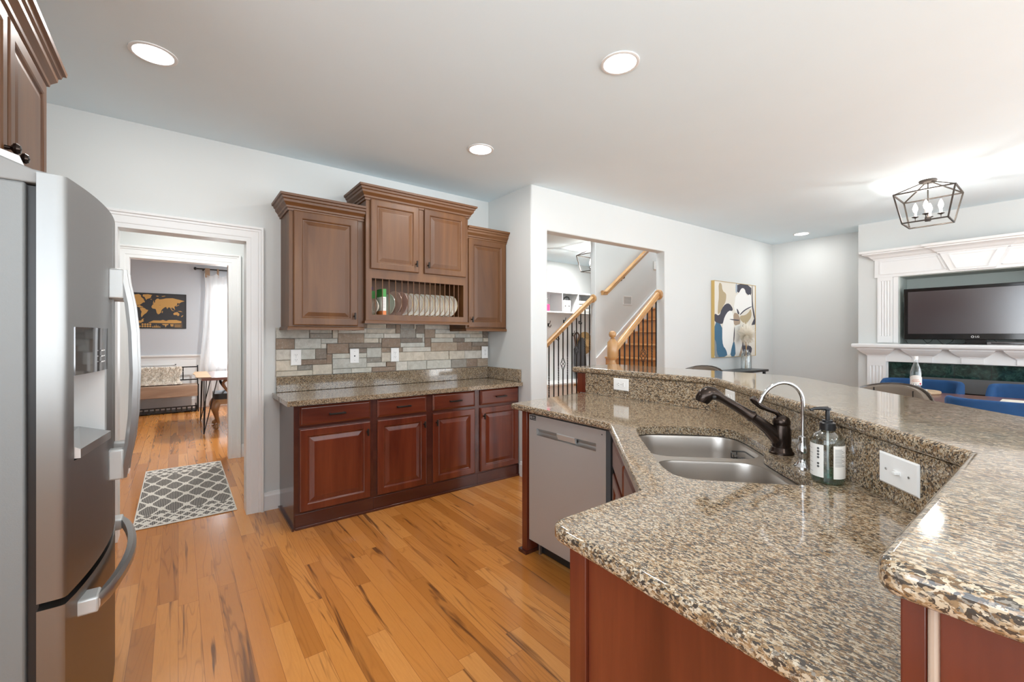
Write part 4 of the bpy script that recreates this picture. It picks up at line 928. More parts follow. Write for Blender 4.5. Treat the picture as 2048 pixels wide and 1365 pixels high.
# little wire caddy clipped to the far bowl
t = thing('sponge_caddy', (*ab(1.80, 0.62), 0.80), 'dark wire caddy clipped inside the far bowl of the sink', 'caddy')
b = MB()
for z in (0.842, 0.868):
    b.tube([(*ab(*p), z) for p in rrect(1.745, 1.86, 0.645, 0.700, 0.012, 3)], 0.0028, 6, closed=True)
for p in ((1.755, 0.646), (1.79, 0.645), (1.82, 0.645), (1.85, 0.646), (1.745, 0.67), (1.86, 0.67)):
    b.tube([(*ab(*p), 0.840), (*ab(*p), 0.869)], 0.002, 6)
b.build('basket', mat('gunmetal_wire', (0.10, 0.10, 0.10), 0.3, 0.8), t, smooth=True)
b = MB(); b.slab([ab(*p) for p in rrect(1.747, 1.858, 0.647, 0.698, 0.012, 3)], [], 0.838, 0.841); b.build('base', bpy.data.materials['gunmetal_wire'], t)

# bronze pull-out faucet
FX, FYY = 1.715, 0.649; DIR = Vector((-1, 1, 0)).normalized()
t = thing('kitchen_faucet', (FX, FYY, ZP), 'oil-rubbed bronze pull-out kitchen faucet behind the sink', 'faucet')
MB().lathe([(0.040, 0.0), (0.040, 0.006), (0.034, 0.012), (0.033, 0.02), (0.029, 0.024), (0.030, 0.03), (0.031, 0.055), (0.030, 0.08), (0.0265, 0.098), (0.026, 0.102), (0.0285, 0.106), (0.0285, 0.116), (0.024, 0.128), (0.014, 0.135), (0, 0.137)], 28, (FX, FYY, ZP)).build('body', M_bronze, t, smooth=True)
def fp(l, z, s=0.0): l *= 0.92; return Vector((FX, FYY, ZP + z)) + DIR * l + Vector((1, 1, 0)).normalized() * s
MB().tube([fp(0.01, 0.05), fp(0.05, 0.088), fp(0.09, 0.117), fp(0.105, 0.127)], [0.026, 0.021, 0.018, 0.018], 18).build('spout', M_bronze, t, smooth=True)
wd = MB().tube([fp(0.103, 0.1255), fp(0.108, 0.129), fp(0.112, 0.1315), fp(0.118, 0.135), fp(0.17, 0.165), fp(0.215, 0.190), fp(0.236, 0.202), fp(0.252, 0.209), fp(0.268, 0.210), fp(0.284, 0.201), fp(0.293, 0.188), fp(0.297, 0.178)],
               [0.018, 0.0215, 0.0215, 0.0175, 0.016, 0.0155, 0.0185, 0.0235, 0.0275, 0.0285, 0.0265, 0.023], 18).build('spray_wand', M_bronze, t, smooth=True)
MB().ball(fp(0.258, 0.200, 0.0) + Vector((-0.0165, -0.0165, 0.0)), 0.0085, 12).build('spray_button', M_blackmetal, wd, smooth=True)
MB().tube(catmull([fp(-0.002, 0.124), fp(0.018, 0.144), fp(0.052, 0.156), fp(0.085, 0.172), fp(0.108, 0.198)], 5), [0.010] * 3 + [0.008] * 3 + [0.0075] * 6 + [0.009] * 5 + [0.0115] * 3 + [0.010], 12).build('lever', M_bronze, t, smooth=True)

# chrome filtered-water tap
t = thing('water_tap', (1.587, 0.538, ZP), 'slim chrome gooseneck drinking water tap between faucet and soap', 'faucet')
MB().lathe([(0.026, 0), (0.026, 0.004), (0.021, 0.008), (0.013, 0.022), (0.0125, 0.03), (0.017, 0.042), (0.019, 0.052), (0.017, 0.066), (0.0125, 0.078), (0.013, 0.082), (0.013, 0.098), (0.006, 0.101), (0, 0.102)], 24, (1.587, 0.538, ZP)).build('body', M_chrome, t, smooth=True)
b = MB(); P = [(0, 0.09), (0, 0.15), (0, 0.20), (0.004, 0.232), (0.02, 0.258), (0.045, 0.272), (0.075, 0.272), (0.105, 0.256), (0.125, 0.232), (0.134, 0.212)]
P = [Vector((1.587, 0.538, ZP + z)) + DIR * l for l, z in [(l * 0.95, z * 0.985) for l, z in P]]; b.tube(catmull(P, 5), 0.0058, 14); b.tube([P[-1] + (P[-2] - P[-1]) * 0.5, P[-1] + (P[-1] - P[-2]) * 0.25], 0.0075, 14); b.build('spout', M_chrome, t, smooth=True)
b = MB(); a0 = Vector((1.587, 0.538, ZP + 0.062)); dv = Vector((0.8, -0.62, -0.02)).normalized()
b.tube([a0, a0 + dv * 0.02, a0 + dv * 0.032], [0.009, 0.008, 0.010], 14); b.tube([a0 + dv * 0.032, a0 + dv * 0.046], [0.011, 0.010], 14); b.tube([a0 + dv * 0.045, a0 + dv * 0.051], [0.006, 0.006], 12); b.build('lever', M_chrome, t, smooth=True)

# soap bottle
SX, SY = 1.485, 0.441
t = thing('soap_bottle', (SX, SY, ZP), 'clear pump bottle of green dish soap with white labels beside the sink', 'bottle')
sc_ = 1.0
MB().lathe([(0.034, 0.001), (0.0395, 0.004), (0.041, 0.012), (0.041, 0.112), (0.039, 0.126), (0.031, 0.138), (0.020, 0.145), (0.016, 0.148), (0.016, 0.153), (0.0, 0.153)], 32, (SX, SY, ZP)).build('bottle', M_soapglass, t, smooth=True)
MB().lathe([(0.0, 0.003), (0.036, 0.004), (0.0392, 0.012), (0.0392, 0.034), (0.0, 0.034)], 32, (SX, SY, ZP)).build('soap', M_soap, t, smooth=True)
MB().lathe([(0.019, 0.150), (0.0195, 0.153), (0.0195, 0.170), (0.0175, 0.172), (0.013, 0.173), (0.013, 0.178), (0.006, 0.179), (0.0055, 0.206), (0.009, 0.208), (0.009, 0.213), (0.0, 0.214)], 24, (SX, SY, ZP)).build('pump_collar', M_black, t, smooth=True)
pd = Vector((-0.80, 0.60, 0)); pc = Vector((SX, SY, ZP + 0.211))
MB().tube([pc, pc + pd * 0.02 + Vector((0, 0, 0.001)), pc + pd * 0.04, pc + pd * 0.05 - Vector((0, 0, 0.004))], [0.006, 0.005, 0.004, 0.0035], 10).build('pump_spout', M_black, t, smooth=True)
MB().tube([(SX, SY, ZP + 0.15), (SX + 0.004, SY, ZP + 0.01)], 0.003, 8).build('dip_tube', M_white, t, smooth=True)
M_label = mat('paper_label', (0.80, 0.78, 0.74), 0.6); M_ink = mat('label_ink', (0.10, 0.10, 0.10), 0.6)
vd = math.atan2(-SY, -SX)      # bearing from the bottle towards the kitchen side
def wrapped(a0, a1, z0, z1, r=0.0416, n=10):
    return [[Vector((SX + r * math.cos(a0 + (a1 - a0) * k / n), SY + r * math.sin(a0 + (a1 - a0) * k / n), ZP + z)) for k in range(n + 1)] for z in (z0, z1)]
for nm, a0, a1 in (('front_label', -2.4, -0.22), ('back_label', 0.33, 1.9)):
    b = MB(); b.loft(wrapped(vd + a0, vd + a1, 0.020, 0.112), closed=False); lb = b.build(nm, M_label, t, smooth=True)
    b = MB()
    if nm == 'front_label':
        for k in range(7):
            az = vd - 0.55; z = 0.050 + 0.0085 * k
            if k in (2,): continue
            b.lathe([(0.0033, 0), (0.0033, 0.0006), (0, 0.0006)], 10, (SX + 0.0417 * math.cos(az), SY + 0.0417 * math.sin(az), ZP + z), Matrix.Rotation(az, 4, 'Z') @ Matrix.Rotation(R(90), 4, 'Y'))
        for k in range(6): b.loft(wrapped(vd - 1.5, vd - 0.95 - 0.1 * (k % 2), 0.032 + k * 0.013, 0.0328 + k * 0.013, 0.0419, 6), closed=False)
    else:
        for k in range(12): b.loft(wrapped(vd + 0.42, vd + 1.15 - 0.12 * (k % 3), 0.055 + k * 0.0042, 0.0562 + k * 0.0042, 0.0419, 6), closed=False)
    b.build('print', M_ink, lb)

# plates on the peninsula's granite
def horiz(fr): return fr
s2 = 1 / math.sqrt(2)
wall_plate(frame((2.3715, 1.880, 1.006), (0, -1, 0), (0, 0, 1), (-1, 0, 0)), 0.124, 0.080, 'white sideways double outlet in the granite splash, far straight part of the bar', 'duplex', None, False)
def diagf(x, y, z): return frame((x - 0.0125 * s2, y + 0.0125 * s2, z), (-s2, -s2, 0), (0, 0, 1), (-s2, s2, 0))
wall_plate(diagf(2.232, 1.067, 1.018), 0.124, 0.080, 'white outlet plate in the granite splash behind the faucet wand', 'duplex', None, False)
wall_plate(diagf(1.426, 0.261, 0.995), 0.131, 0.079, 'white sideways light switch in the granite splash near the soap bottle', 'switch', None, False)

# ------------------------------------------------------------------ ceiling lights
CANS = [(-0.098, 2.807, 'lit recessed ceiling light above the refrigerator and doorway'), (1.804, 1.438, 'lit recessed ceiling light above the sink peninsula, top centre'),
        (1.807, 2.744, 'lit recessed ceiling light in front of the tall wall cabinet'), (6.811, 2.326, 'small far recessed ceiling light near the living-room corner')]
proto = None
for x, y, lab in CANS:
    if proto is None:
        t = thing('recessed_light', (x, y, H), lab, 'ceiling light', 'recessed ceiling lights'); proto = t
        MB().lathe([(0.098, 0.0), (0.098, -0.004), (0.090, -0.007), (0.082, -0.005), (0.080, 0.0)], 40, (x, y, H)).build('trim_ring', M_trim, t, smooth=True)
        MB().lathe([(0.0, -0.001), (0.081, -0.001), (0.081, -0.004), (0.0, -0.006)], 40, (x, y, H)).build('lens', M_led, t, smooth=True)
    else: dup(proto, (x, y, H), lab)
EXTRA = [(0.5, -0.9), (1.8, -1.6), (4.0, -1.6), (0.4, -1.6)]  # unseen ceiling lamps without fixtures, added to brighten the room
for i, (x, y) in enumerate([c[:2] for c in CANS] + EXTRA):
    area('recessed_or_added_beam', (x, y, H - 0.012), (0, 0, 0), 0.15, 0.15, (9, 12, 12, 4)[i] if i < 4 else 12, (1.0, 0.98, 0.95), 'DISK')

for i, (x, y, z, p_) in enumerate([(0.1, 4.75, H, 22), (1.3, 8.0, H, 100), (5.6, 5.3, H, 45), (4.2, 3.7, 5.19, 100)]):
    area('added_hall_beam', (x, y, z - 0.012), (0, 0, 0), 0.3, 0.3, p_, (1.0, 0.98, 0.95), 'DISK')  # lamps added to brighten passage, dining room, foyer and stairwell; no fixtures
def lantern(loc, label):
    t = thing('lantern_light', loc, label, 'ceiling light', 'black-framed cage lanterns'); L = Vector(loc); P = lambda x, y, z: L + Vector((x, y, z))
    MB().lathe([(0.062, -0.001), (0.064, -0.008), (0.058, -0.022), (0.0, -0.024)], 28, loc).build('canopy', mat('brushed_bronze', (0.07, 0.058, 0.05), 0.45, 0.7), t, smooth=True)
    a, c, zt, zb = 0.20, 0.15, -0.125, -0.385; w = 0.011; b = MB()
    tp = [P(sx * a, sy * a, zt) for sx, sy in ((1, 1), (-1, 1), (-1, -1), (1, -1))]; bt = [P(sx * c, sy * c, zb) for sx, sy in ((1, 1), (-1, 1), (-1, -1), (1, -1))]
    for k in range(4):
        b.bar(tp[k], tp[(k + 1) % 4], w); b.bar(bt[k], bt[(k + 1) % 4], w); b.bar(tp[k], bt[k], w)
        b.bar(tp[k], P(0.025 * (1 if tp[k].x > L.x else -1), 0.025 * (1 if tp[k].y > L.y else -1), -0.02), w * 0.8)
    b.build('cage', bpy.data.materials['brushed_bronze'], t)
    MB().tube([P(0, 0, -0.02), P(0, 0, -0.35)], 0.005, 8).lathe([(0.02, -0.37), (0.022, -0.365), (0.022, -0.335), (0.02, -0.33), (0.0, -0.33)], 16, loc).build('stem', bpy.data.materials['brushed_bronze'], t, smooth=True)
    for k in range(4):
        an = math.pi / 2 * k; d = Vector((math.cos(an), math.sin(an), 0)); q = L + d * 0.085
        MB().tube([L + Vector((0, 0, -0.355)), q + Vector((0, 0, -0.355)), q + Vector((0, 0, -0.325))], 0.004, 8).lathe([(0.004, -0.328), (0.024, -0.318), (0.025, -0.315), (0.008, -0.315)], 16, q).build('arm', bpy.data.materials['brushed_bronze'], t, smooth=True)
        MB().lathe([(0.010, -0.316), (0.010, -0.275), (0, -0.275)], 14, q).build('candle_sleeve', M_white, t, smooth=True)
        MB().lathe([(0.008, -0.275), (0.016, -0.255), (0.018, -0.238), (0.012, -0.212), (0.004, -0.192), (0, -0.19)], 14, q).build('bulb', M_bulb, t, smooth=True)
    return t
lan = lantern((5.37, 0.83, H), 'square black cage lantern with four lit bulbs over the dining table')
dup(lan, (5.24, 4.68, H), 'cage lantern half hidden behind the stairwell wall in the foyer')
def pt(loc, power, r=0.03, col=(1, 0.95, 0.88)):
    l = bpy.data.lights.new('bulb_glow', 'POINT'); l.energy = power; l.color = col; l.shadow_soft_size = r; o = bpy.data.objects.new('bulb_glow', l); o.location = loc; COL.objects.link(o)
pt((5.37, 0.83, H - 0.245), 22, 0.04); pt((5.24, 4.68, H - 0.235), 40, 0.02)

# ------------------------------------------------------------------ fireplace wall
t = thing('fireplace_mantel', (XF, 0.70, 0), 'white carved fireplace mantel with fluted pilasters and crown around the television', 'fireplace mantel')
fm = frame((XF, 0, 0), (0, 1, 0), (0, 0, 1), (-1, 0, 0))     # u = y, v = z, d = out of the wall
CYC = 0.70
def pilaster(u0, u1, z0, z1, d, name='pilaster'):
    b = MB(); w = u1 - u0; n = 4; e = w * 0.14; fl = (w - 2 * e) / n; pr = [(u0, 0.0), (u0, d)]
    pr.append((u0 + e, d))
    for k in range(n):
        s = u0 + e + k * fl; pr += [(s + fl * .12, d), (s + fl * .25, d - .006), (s + fl * .5, d - .009), (s + fl * .75, d - .006), (s + fl * .88, d)]
    pr += [(u1 - e, d), (u1, d), (u1, 0)]
    h_ = (z1 - z0); b.loft([[fm(u, z0 + h_ * 0.1, q) for u, q in pr], [fm(u, z1 - h_ * 0.06, q) for u, q in pr]])
    b.obox(fm, u0, u1, z0, z0 + h_ * 0.1, 0, d); b.obox(fm, u0, u1, z1 - h_ * 0.06, z1, 0, d); return b.build(name, M_trim, t)
for s in (1, -1):
    Y = lambda y: CYC + s * (y - CYC)
    a, c = sorted((Y(1.365), Y(1.51))); pilaster(a, c, 1.252, 2.05, 0.025)
    a, c = sorted((Y(1.425), Y(1.605))); pilaster(a, c, 0.0, 1.03, 0.045)
    b = MB(); a, c = sorted((Y(1.318), Y(1.362))); b.obox(fm, a, c, 1.252, 2.052, 0, 0.012); b.build('niche_casing', M_trim, t)
b = MB(); b.obox(fm, CYC - 0.835, CYC + 0.835, 2.045, 2.275, 0, 0.03)
for s in (1, -1):
    Y = lambda y: CYC + s * (y - CYC)
    for ring in ([(1.48, 2.24), (1.48, 2.085), (1.0 - .09, 2.085), (1.0 - .03, 2.24)],):
        R_ = [Vector((Y(u), v)) for u, v in ring]
        for k in range(4):
            p, q = R_[k], R_[(k + 1) % 4]; b.bar(fm(p.x, p.y, 0.033), fm(q.x, q.y, 0.033), 0.012, 0.01)
b.prism([(CYC - 0.26, 2.275), (CYC - 0.17, 2.06), (CYC + 0.17, 2.06), (CYC + 0.26, 2.275)], fm, 0.03, 0.055)
R_ = [Vector((CYC - 0.18, 2.24)), Vector((CYC - 0.12, 2.085)), Vector((CYC + 0.12, 2.085)), Vector((CYC + 0.18, 2.24))]
for k in range(4): p, q = R_[k], R_[(k + 1) % 4]; b.bar(fm(p.x, p.y, 0.058), fm(q.x, q.y, 0.058), 0.012, 0.01)
b.build('frieze', M_trim, t)
def sweep_plan(b, pts, prof, z):      # pts: (u, d) polyline along the wall, profile (out, dz) stepping outwards
    rings = []
    for o_, dz in prof:
        P = []
        for i, (u, d) in enumerate(pts):
            e = 0
            P.append((u, d, o_))
        rings.append(P)
    return rings
def cornice(segs, z, prof, name):
    # segs: list of (u0,u1,depth) boxes; each gets the profile on its front and both ends (mitred)
    b = MB()
    for u0, u1, d in segs:
        rings = []
        for o_, dz in prof: rings.append([fm(u0 - o_, z + dz, 0), fm(u0 - o_, z + dz, d + o_), fm(u1 + o_, z + dz, d + o_), fm(u1 + o_, z + dz, 0)])
        b.loft(rings, closed=True)
    return b.build(name, M_trim, t)
cornice([(CYC - 0.835, CYC + 0.835, 0.03), (CYC - 0.26, CYC + 0.26, 0.055)], 2.262, [(0, 0), (0.012, 0.0), (0.014, 0.012), (0.03, 0.022), (0.05, 0.045), (0.075, 0.058), (0.1, 0.064), (0.102, 0.078), (0.125, 0.082), (0.13, 0.108), (0.0, 0.108)], 'crown')
lower = [(CYC - 0.905, CYC - 0.725, 0.045), (CYC + 0.725, CYC + 0.905, 0.045)] + [(CYC + c - 0.085, CYC + c + 0.085, 0.045) for c in (-0.40, 0.0, 0.40)]
cornice(lower, 1.09, [(0, -0.06), (0, 0), (0.008, 0.0), (0.012, 0.012), (0.03, 0.022), (0.055, 0.045), (0.075, 0.068), (0.085, 0.08), (0.085, 0.092), (0, 0.092)], 'corbel')
b = MB(); b.obox(fm, CYC - 0.905, CYC + 0.905, 1.025, 1.185, 0, 0.035); b.build('architrave', M_trim, t)
b = MB(); P = []
for o_, dz in ((0, 0), (0.10, 0.0), (0.108, 0.008), (0.125, 0.014), (0.13, 0.03), (0.13, 0.046), (0.122, 0.056), (0, 0.056)):
    P.append([fm(CYC - 0.905 - o_, 1.182 + dz, 0), fm(CYC - 0.905 - o_, 1.182 + dz, 0.045 + o_), fm(CYC + 0.905 + o_, 1.182 + dz, 0.045 + o_), fm(CYC + 0.905 + o_, 1.182 + dz, 0)])
b.loft(P); b.build('shelf', M_trim, t)
t = thing('firebox', (XF, CYC, 0), 'dark green marble fireplace surround with black grey firebox under the mantel', 'fireplace')
b = MB(); b.box(XF + 0.002, XF + 0.02, 0.004, FY1 - 0.004, 0.86, FZ1); b.box(XF + 0.002, XF + 0.02, 0.004, 0.19, 0, 0.86); b.box(XF + 0.002, XF + 0.02, 1.22, FY1 - 0.004, 0, 0.86)
for k in range(5): pass
b.build('marble_surround', M_marble, t)
b = MB()
for k in range(1, 5): b.box(XF + 0.0008, XF + 0.002, FY1 * k / 5 - 0.0015, FY1 * k / 5 + 0.0015, 0.86, FZ1)
b.build('tile_joint', M_dark, t)
b = MB(); b.box(XF + 0.005, XF + 0.02, 0.19, 1.22, 0.70, 0.86); b.build('hood', mat('firebox_grey', (0.10, 0.10, 0.10), 0.45), t)
b = MB(); b.box(XF + 0.30, XF + 0.31, 0.19, 1.22, 0, 0.70).box(XF + 0.02, XF + 0.30, 0.19, 0.2, 0, 0.7).box(XF + 0.02, XF + 0.30, 1.21, 1.22, 0, 0.7); b.build('liner', M_dark, t)

# television and the gear below it
t = thing('television', (XF - 0.02, 0.68, 1.255), 'wide black flat-screen television standing in the mantel niche', 'television')
TY0, TY1, TZ0, TZ1, TX = 0.10, 1.262, 1.292, 1.885, XF - 0.035
ft = frame((TX, 0, 0), (0, -1, 0), (0, 0, 1), (-1, 0, 0))
b = MB(); st = [(0, -0.06), (0, -0.004), (0.006, 0.0), (0.034, 0.0), (0.036, -0.003)]
rings = [[ft(-TY1 + i, TZ0 + i + (0.028 if k > 2 else 0), d), ft(-TY0 - i, TZ0 + i + (0.028 if k > 2 else 0), d), ft(-TY0 - i, TZ1 - i, d), ft(-TY1 + i, TZ1 - i, d)] for k, (i, d) in enumerate(st)]
b.loft(rings); tv = b.build('bezel', M_bezel, t)
b = MB(); b.obox(ft, -TY1 + 0.037, -TY0 - 0.037, TZ0 + 0.065, TZ1 - 0.037, -0.0025, -0.001); b.build('screen', M_screen, tv)
b = MB(); text(b, 'LG', 0.026, lambda u, v, d: ft(u - 0.665, v + TZ0 + 0.032, 0.0 + d)); n0 = len(b.v)
b.tube([ft(-0.70 + 0.010 * math.cos(a * math.pi / 8), TZ0 + 0.032 + 0.010 * math.sin(a * math.pi / 8), 0.001) for a in range(16)], 0.0018, 6, closed=True); b.build('badge', M_white, tv)
b = MB(); b.box(TX + 0.01, TX + 0.05, 0.60, 0.76, 1.245, 1.30); b.box(TX - 0.06, TX + 0.12, 0.48, 0.88, 1.239, 1.248); b.build('stand', M_bezel, t, bevel=0.004)
rndc = random.Random(4)
for k, lab in enumerate(('thin black cable looping below the left end of the television', 'thin black cable sagging below the television left of its stand', 'thin black cable lying along the mantel shelf under the television', 'thin black cable hooked down right of the television stand')):
    y0 = (1.27, 1.10, 0.98, 0.55)[k]; z = 1.2415
    P = [(XF - 0.03, y0, 1.30), (XF - 0.045, y0 - 0.03, 1.265), (XF - 0.06, y0 - 0.06, z), (XF - 0.05, y0 - 0.14, z + .002), (XF - 0.075, y0 - 0.20, z), (XF - 0.03, y0 - 0.24, 1.27), (XF + 0.0, y0 - 0.25, 1.30)]
    o = MB().tube(catmull(P, 4), 0.0028, 6).build('cable', M_black, smooth=True); tag(o, lab, 'cable', 'cables on the mantel shelf')
t = thing('cable_box', (XF - 0.04, 0.44, 1.238), 'flat grey set-top box under the right end of the television', 'set-top box')
MB().box(XF - 0.10, XF + 0.06, 0.30, 0.59, 1.2395, 1.27).build('case', mat('dark_grey_case', (0.12, 0.11, 0.11), 0.3), t, bevel=0.003)
MB().box(XF - 0.1015, XF - 0.0998, 0.33, 0.56, 1.25, 1.262).build('front_window', M_bezel, t)

# ------------------------------------------------------------------ painting, console, vase
UPt = (SU.dot(Vector((5.62, 0, 0)) - SA * 1)); 
def fs(u, v, d): return FS(u, v, d)
pu0, pu1, pz0, pz1 = 2.99, 4.08, 1.045, 2.065
t = thing('abstract_painting', FS((pu0 + pu1) / 2, (pz0 + pz1) / 2, 0.0), 'abstract canvas in white, blue, black and khaki with thin gold frame', 'painting')
b = MB(); e = 0.005; dp = 0.045
b.obox(FS, pu0, pu0 + e, pz0, pz1, 0.001, dp); b.obox(FS, pu1 - e, pu1, pz0, pz1, 0.001, dp); b.obox(FS, pu0 + e, pu1 - e, pz0, pz0 + e, 0.001, dp); b.obox(FS, pu0 + e, pu1 - e, pz1 - e, pz1, 0.001, dp)
b.build('frame', M_gold, t)
SHP = [(1, [(.10, .02), (.17, .02), (.19, .12), (.27, .15), (.28, .19), (.26, .27), (.2, .33), (.13, .42), (.08, .44), (.09, .3), (.11, .2)]),
 (2, [(.52, .0), (.90, .0), (.90, .15), (.8, .14), (.74, .1), (.66, .06), (.58, .13), (.52, .1)]), (6, [(.50, .0), (.54, .0), (.54, .12), (.50, .14)]),
 (0, [(.5, .17), (.58, .13), (.62, .08), (.66, .05), (.73, .06), (.76, .13), (.80, .16), (.86, .12), (.90, .17), (.93, .27), (.9, .33), (.78, .34), (.68, .39), (.62, .43), (.55, .41), (.45, .34), (.48, .25)]),
 (2, [(.0, .42), (.12, .46), (.17, .36), (.26, .29), (.35, .28), (.43, .34), (.43, .38), (.34, .38), (.26, .44), (.22, .52), (.18, .57), (.0, .54)]),
 (3, [(0, .53), (.18, .57), (.19, .75), (.24, .88), (.29, .92), (.30, 1), (.02, 1), (0, .9)]), (5, [(.0, .75), (.05, .8), (.06, .95), (.12, 1), (.0, 1)]),
 (0, [(.24, .46), (.33, .38), (.42, .38), (.45, .50), (.46, .62), (.44, .78), (.41, .90), (.37, .97), (.31, .98), (.27, .90), (.20, .85), (.18, .72), (.20, .55)]),
 (4, [(.45, .40), (.55, .41), (.60, .46), (.62, .52), (.6, .56), (.5, .58), (.45, .55)]), (1, [(.6, .44), (.74, .43), (.84, .38), (.88, .33), (.91, .41), (.88, .47), (.82, .51), (.77, .56), (.70, .54), (.62, .50)]),
 (0, [(.47, .60), (.52, .57), (.60, .56), (.66, .64), (.67, .74), (.66, .85), (.64, .93), (.60, .99), (.5, 1), (.48, .8)]), (3, [(.40, .88), (.46, .78), (.49, .86), (.50, 1), (.37, 1)]),
 (2, [(.66, .57), (.71, .55), (.72, .66), (.70, .75), (.78, .84), (.92, .88), (.9, .96), (.86, 1), (.66, 1)]), (4, [(.62, .92), (.66, .84), (.66, 1), (.58, 1)]),
 (2, [(.915, .0), (.93, .0), (.935, .27), (.99, .42), (1, .5), (.96, .45), (.93, .34), (.91, .28)]), (2, [(.60, .42), (.72, .35), (.88, .30), (.92, .30), (.88, .315), (.73, .365), (.61, .435)]),
 (2, [(.92, .54), (1, .44), (1, .56), (.95, .56), (.90, .57)]), (2, [(.52, .34), (.56, .36), (.60, .42), (.55, .42)]), (2, [(.36, .49), (.56, .495), (.60, .50), (.56, .515), (.36, .50)]), (2, [(.45, .72), (.47, .60), (.48, .60), (.47, .75), (.45, .83)])]
PM = [mat('canvas_white', (0.80, 0.80, 0.78), 0.7), mat('canvas_khaki', (0.42, 0.34, 0.21), 0.7), mat('canvas_charcoal', (0.055, 0.055, 0.075), 0.7), mat('canvas_blue', (0.05, 0.14, 0.23), 0.7), mat('canvas_taupe', (0.36, 0.27, 0.20), 0.7), mat('canvas_bluegrey', (0.22, 0.25, 0.27), 0.7), mat('canvas_lightblue', (0.35, 0.42, 0.50), 0.7), mat('canvas_cream', (0.70, 0.67, 0.60), 0.7)]
b = MB(); b.mi = 7; b.obox(FS, pu0 + e, pu1 - e, pz0 + e, pz1 - e, 0.002, dp - 0.008)
wu, wv = pu1 - pu0 - 2 * e, pz1 - pz0 - 2 * e
for k, (mi, poly) in enumerate(SHP):
    b.mi = mi; b.prism([tuple(p) for p in (chaikin(poly, 1))], lambda u, v, d: FS(pu0 + e + u * wu, pz1 - e - v * wv, d), dp - 0.0079, dp - 0.0076 + k * 0.0001)
b.build('canvas', PM, t)

t = thing('console_table', FS(3.35, 0, 0.17), 'black console table against the wall below the painting', 'console table')
b = MB(); b.obox(FS, 2.75, 3.87, 0.845, 0.875, 0.02, 0.32); b.build('top', M_black, t, bevel=0.003)
for u in (2.80, 3.80):
    for d in (0.05, 0.27): b = MB(); b.obox(FS, u, u + 0.03, 0, 0.845, d, d + 0.03); b.build('leg', M_black, t)
b = MB(); b.obox(FS, 2.80, 3.83, 0.20, 0.22, 0.05, 0.30); b.build('shelf', M_black, t)
vp = FS(3.57, 0.876, 0.165)
t = thing('glass_vase', vp, 'clear glass bottle vase on the black console table', 'vase')
MB().lathe([(0.05, 0), (0.062, 0.004), (0.066, 0.015), (0.066, 0.19), (0.055, 0.225), (0.030, 0.245), (0.028, 0.27), (0.032, 0.272), (0.026, 0.268), (0.027, 0.245), (0.052, 0.222), (0.062, 0.19), (0.062, 0.016), (0.0, 0.01)], 28, vp).build('vessel', M_glass, t, smooth=True)
t = thing('pampas_bouquet', vp + Vector((0, 0, 0.012)), 'fluffy cream pampas plume standing in the glass vase', 'dried grass')
for q in range(3): MB().tube([vp + Vector((0.02 * (q - 1), 0.015 * (q % 2), 0.012)), vp + Vector((0.005 * (q - 1), 0, 0.25)), vp + Vector((0.03 * (q - 1), 0, 0.45))], 0.0025, 6).build('stem', M_straw, t)
b = MB(); rn = random.Random(3); cc = vp + Vector((0, 0, 0.47))
for k in range(900):
    d = Vector((rn.gauss(0, 1), rn.gauss(0, 1), rn.gauss(0, 1))).normalized(); d.z *= 1.35; r0 = rn.uniform(0.0, 0.06); r1 = rn.uniform(0.085, 0.125) * (1.15 if d.z > 0 else 1.0)
    p, q = cc + d * r0, cc + d * r1 + Vector((0, 0, 0)); s_ = d.cross(Vector((0.3, 0.2, 1))).normalized() * 0.004; mdl = (p + q) / 2 + d.cross(s_) * 0.8
    b.add([p - s_ * .5, p + s_ * .5, mdl + s_, q, mdl - s_], [(0, 1, 2, 3, 4)])
b.build('plume', M_plume, t)

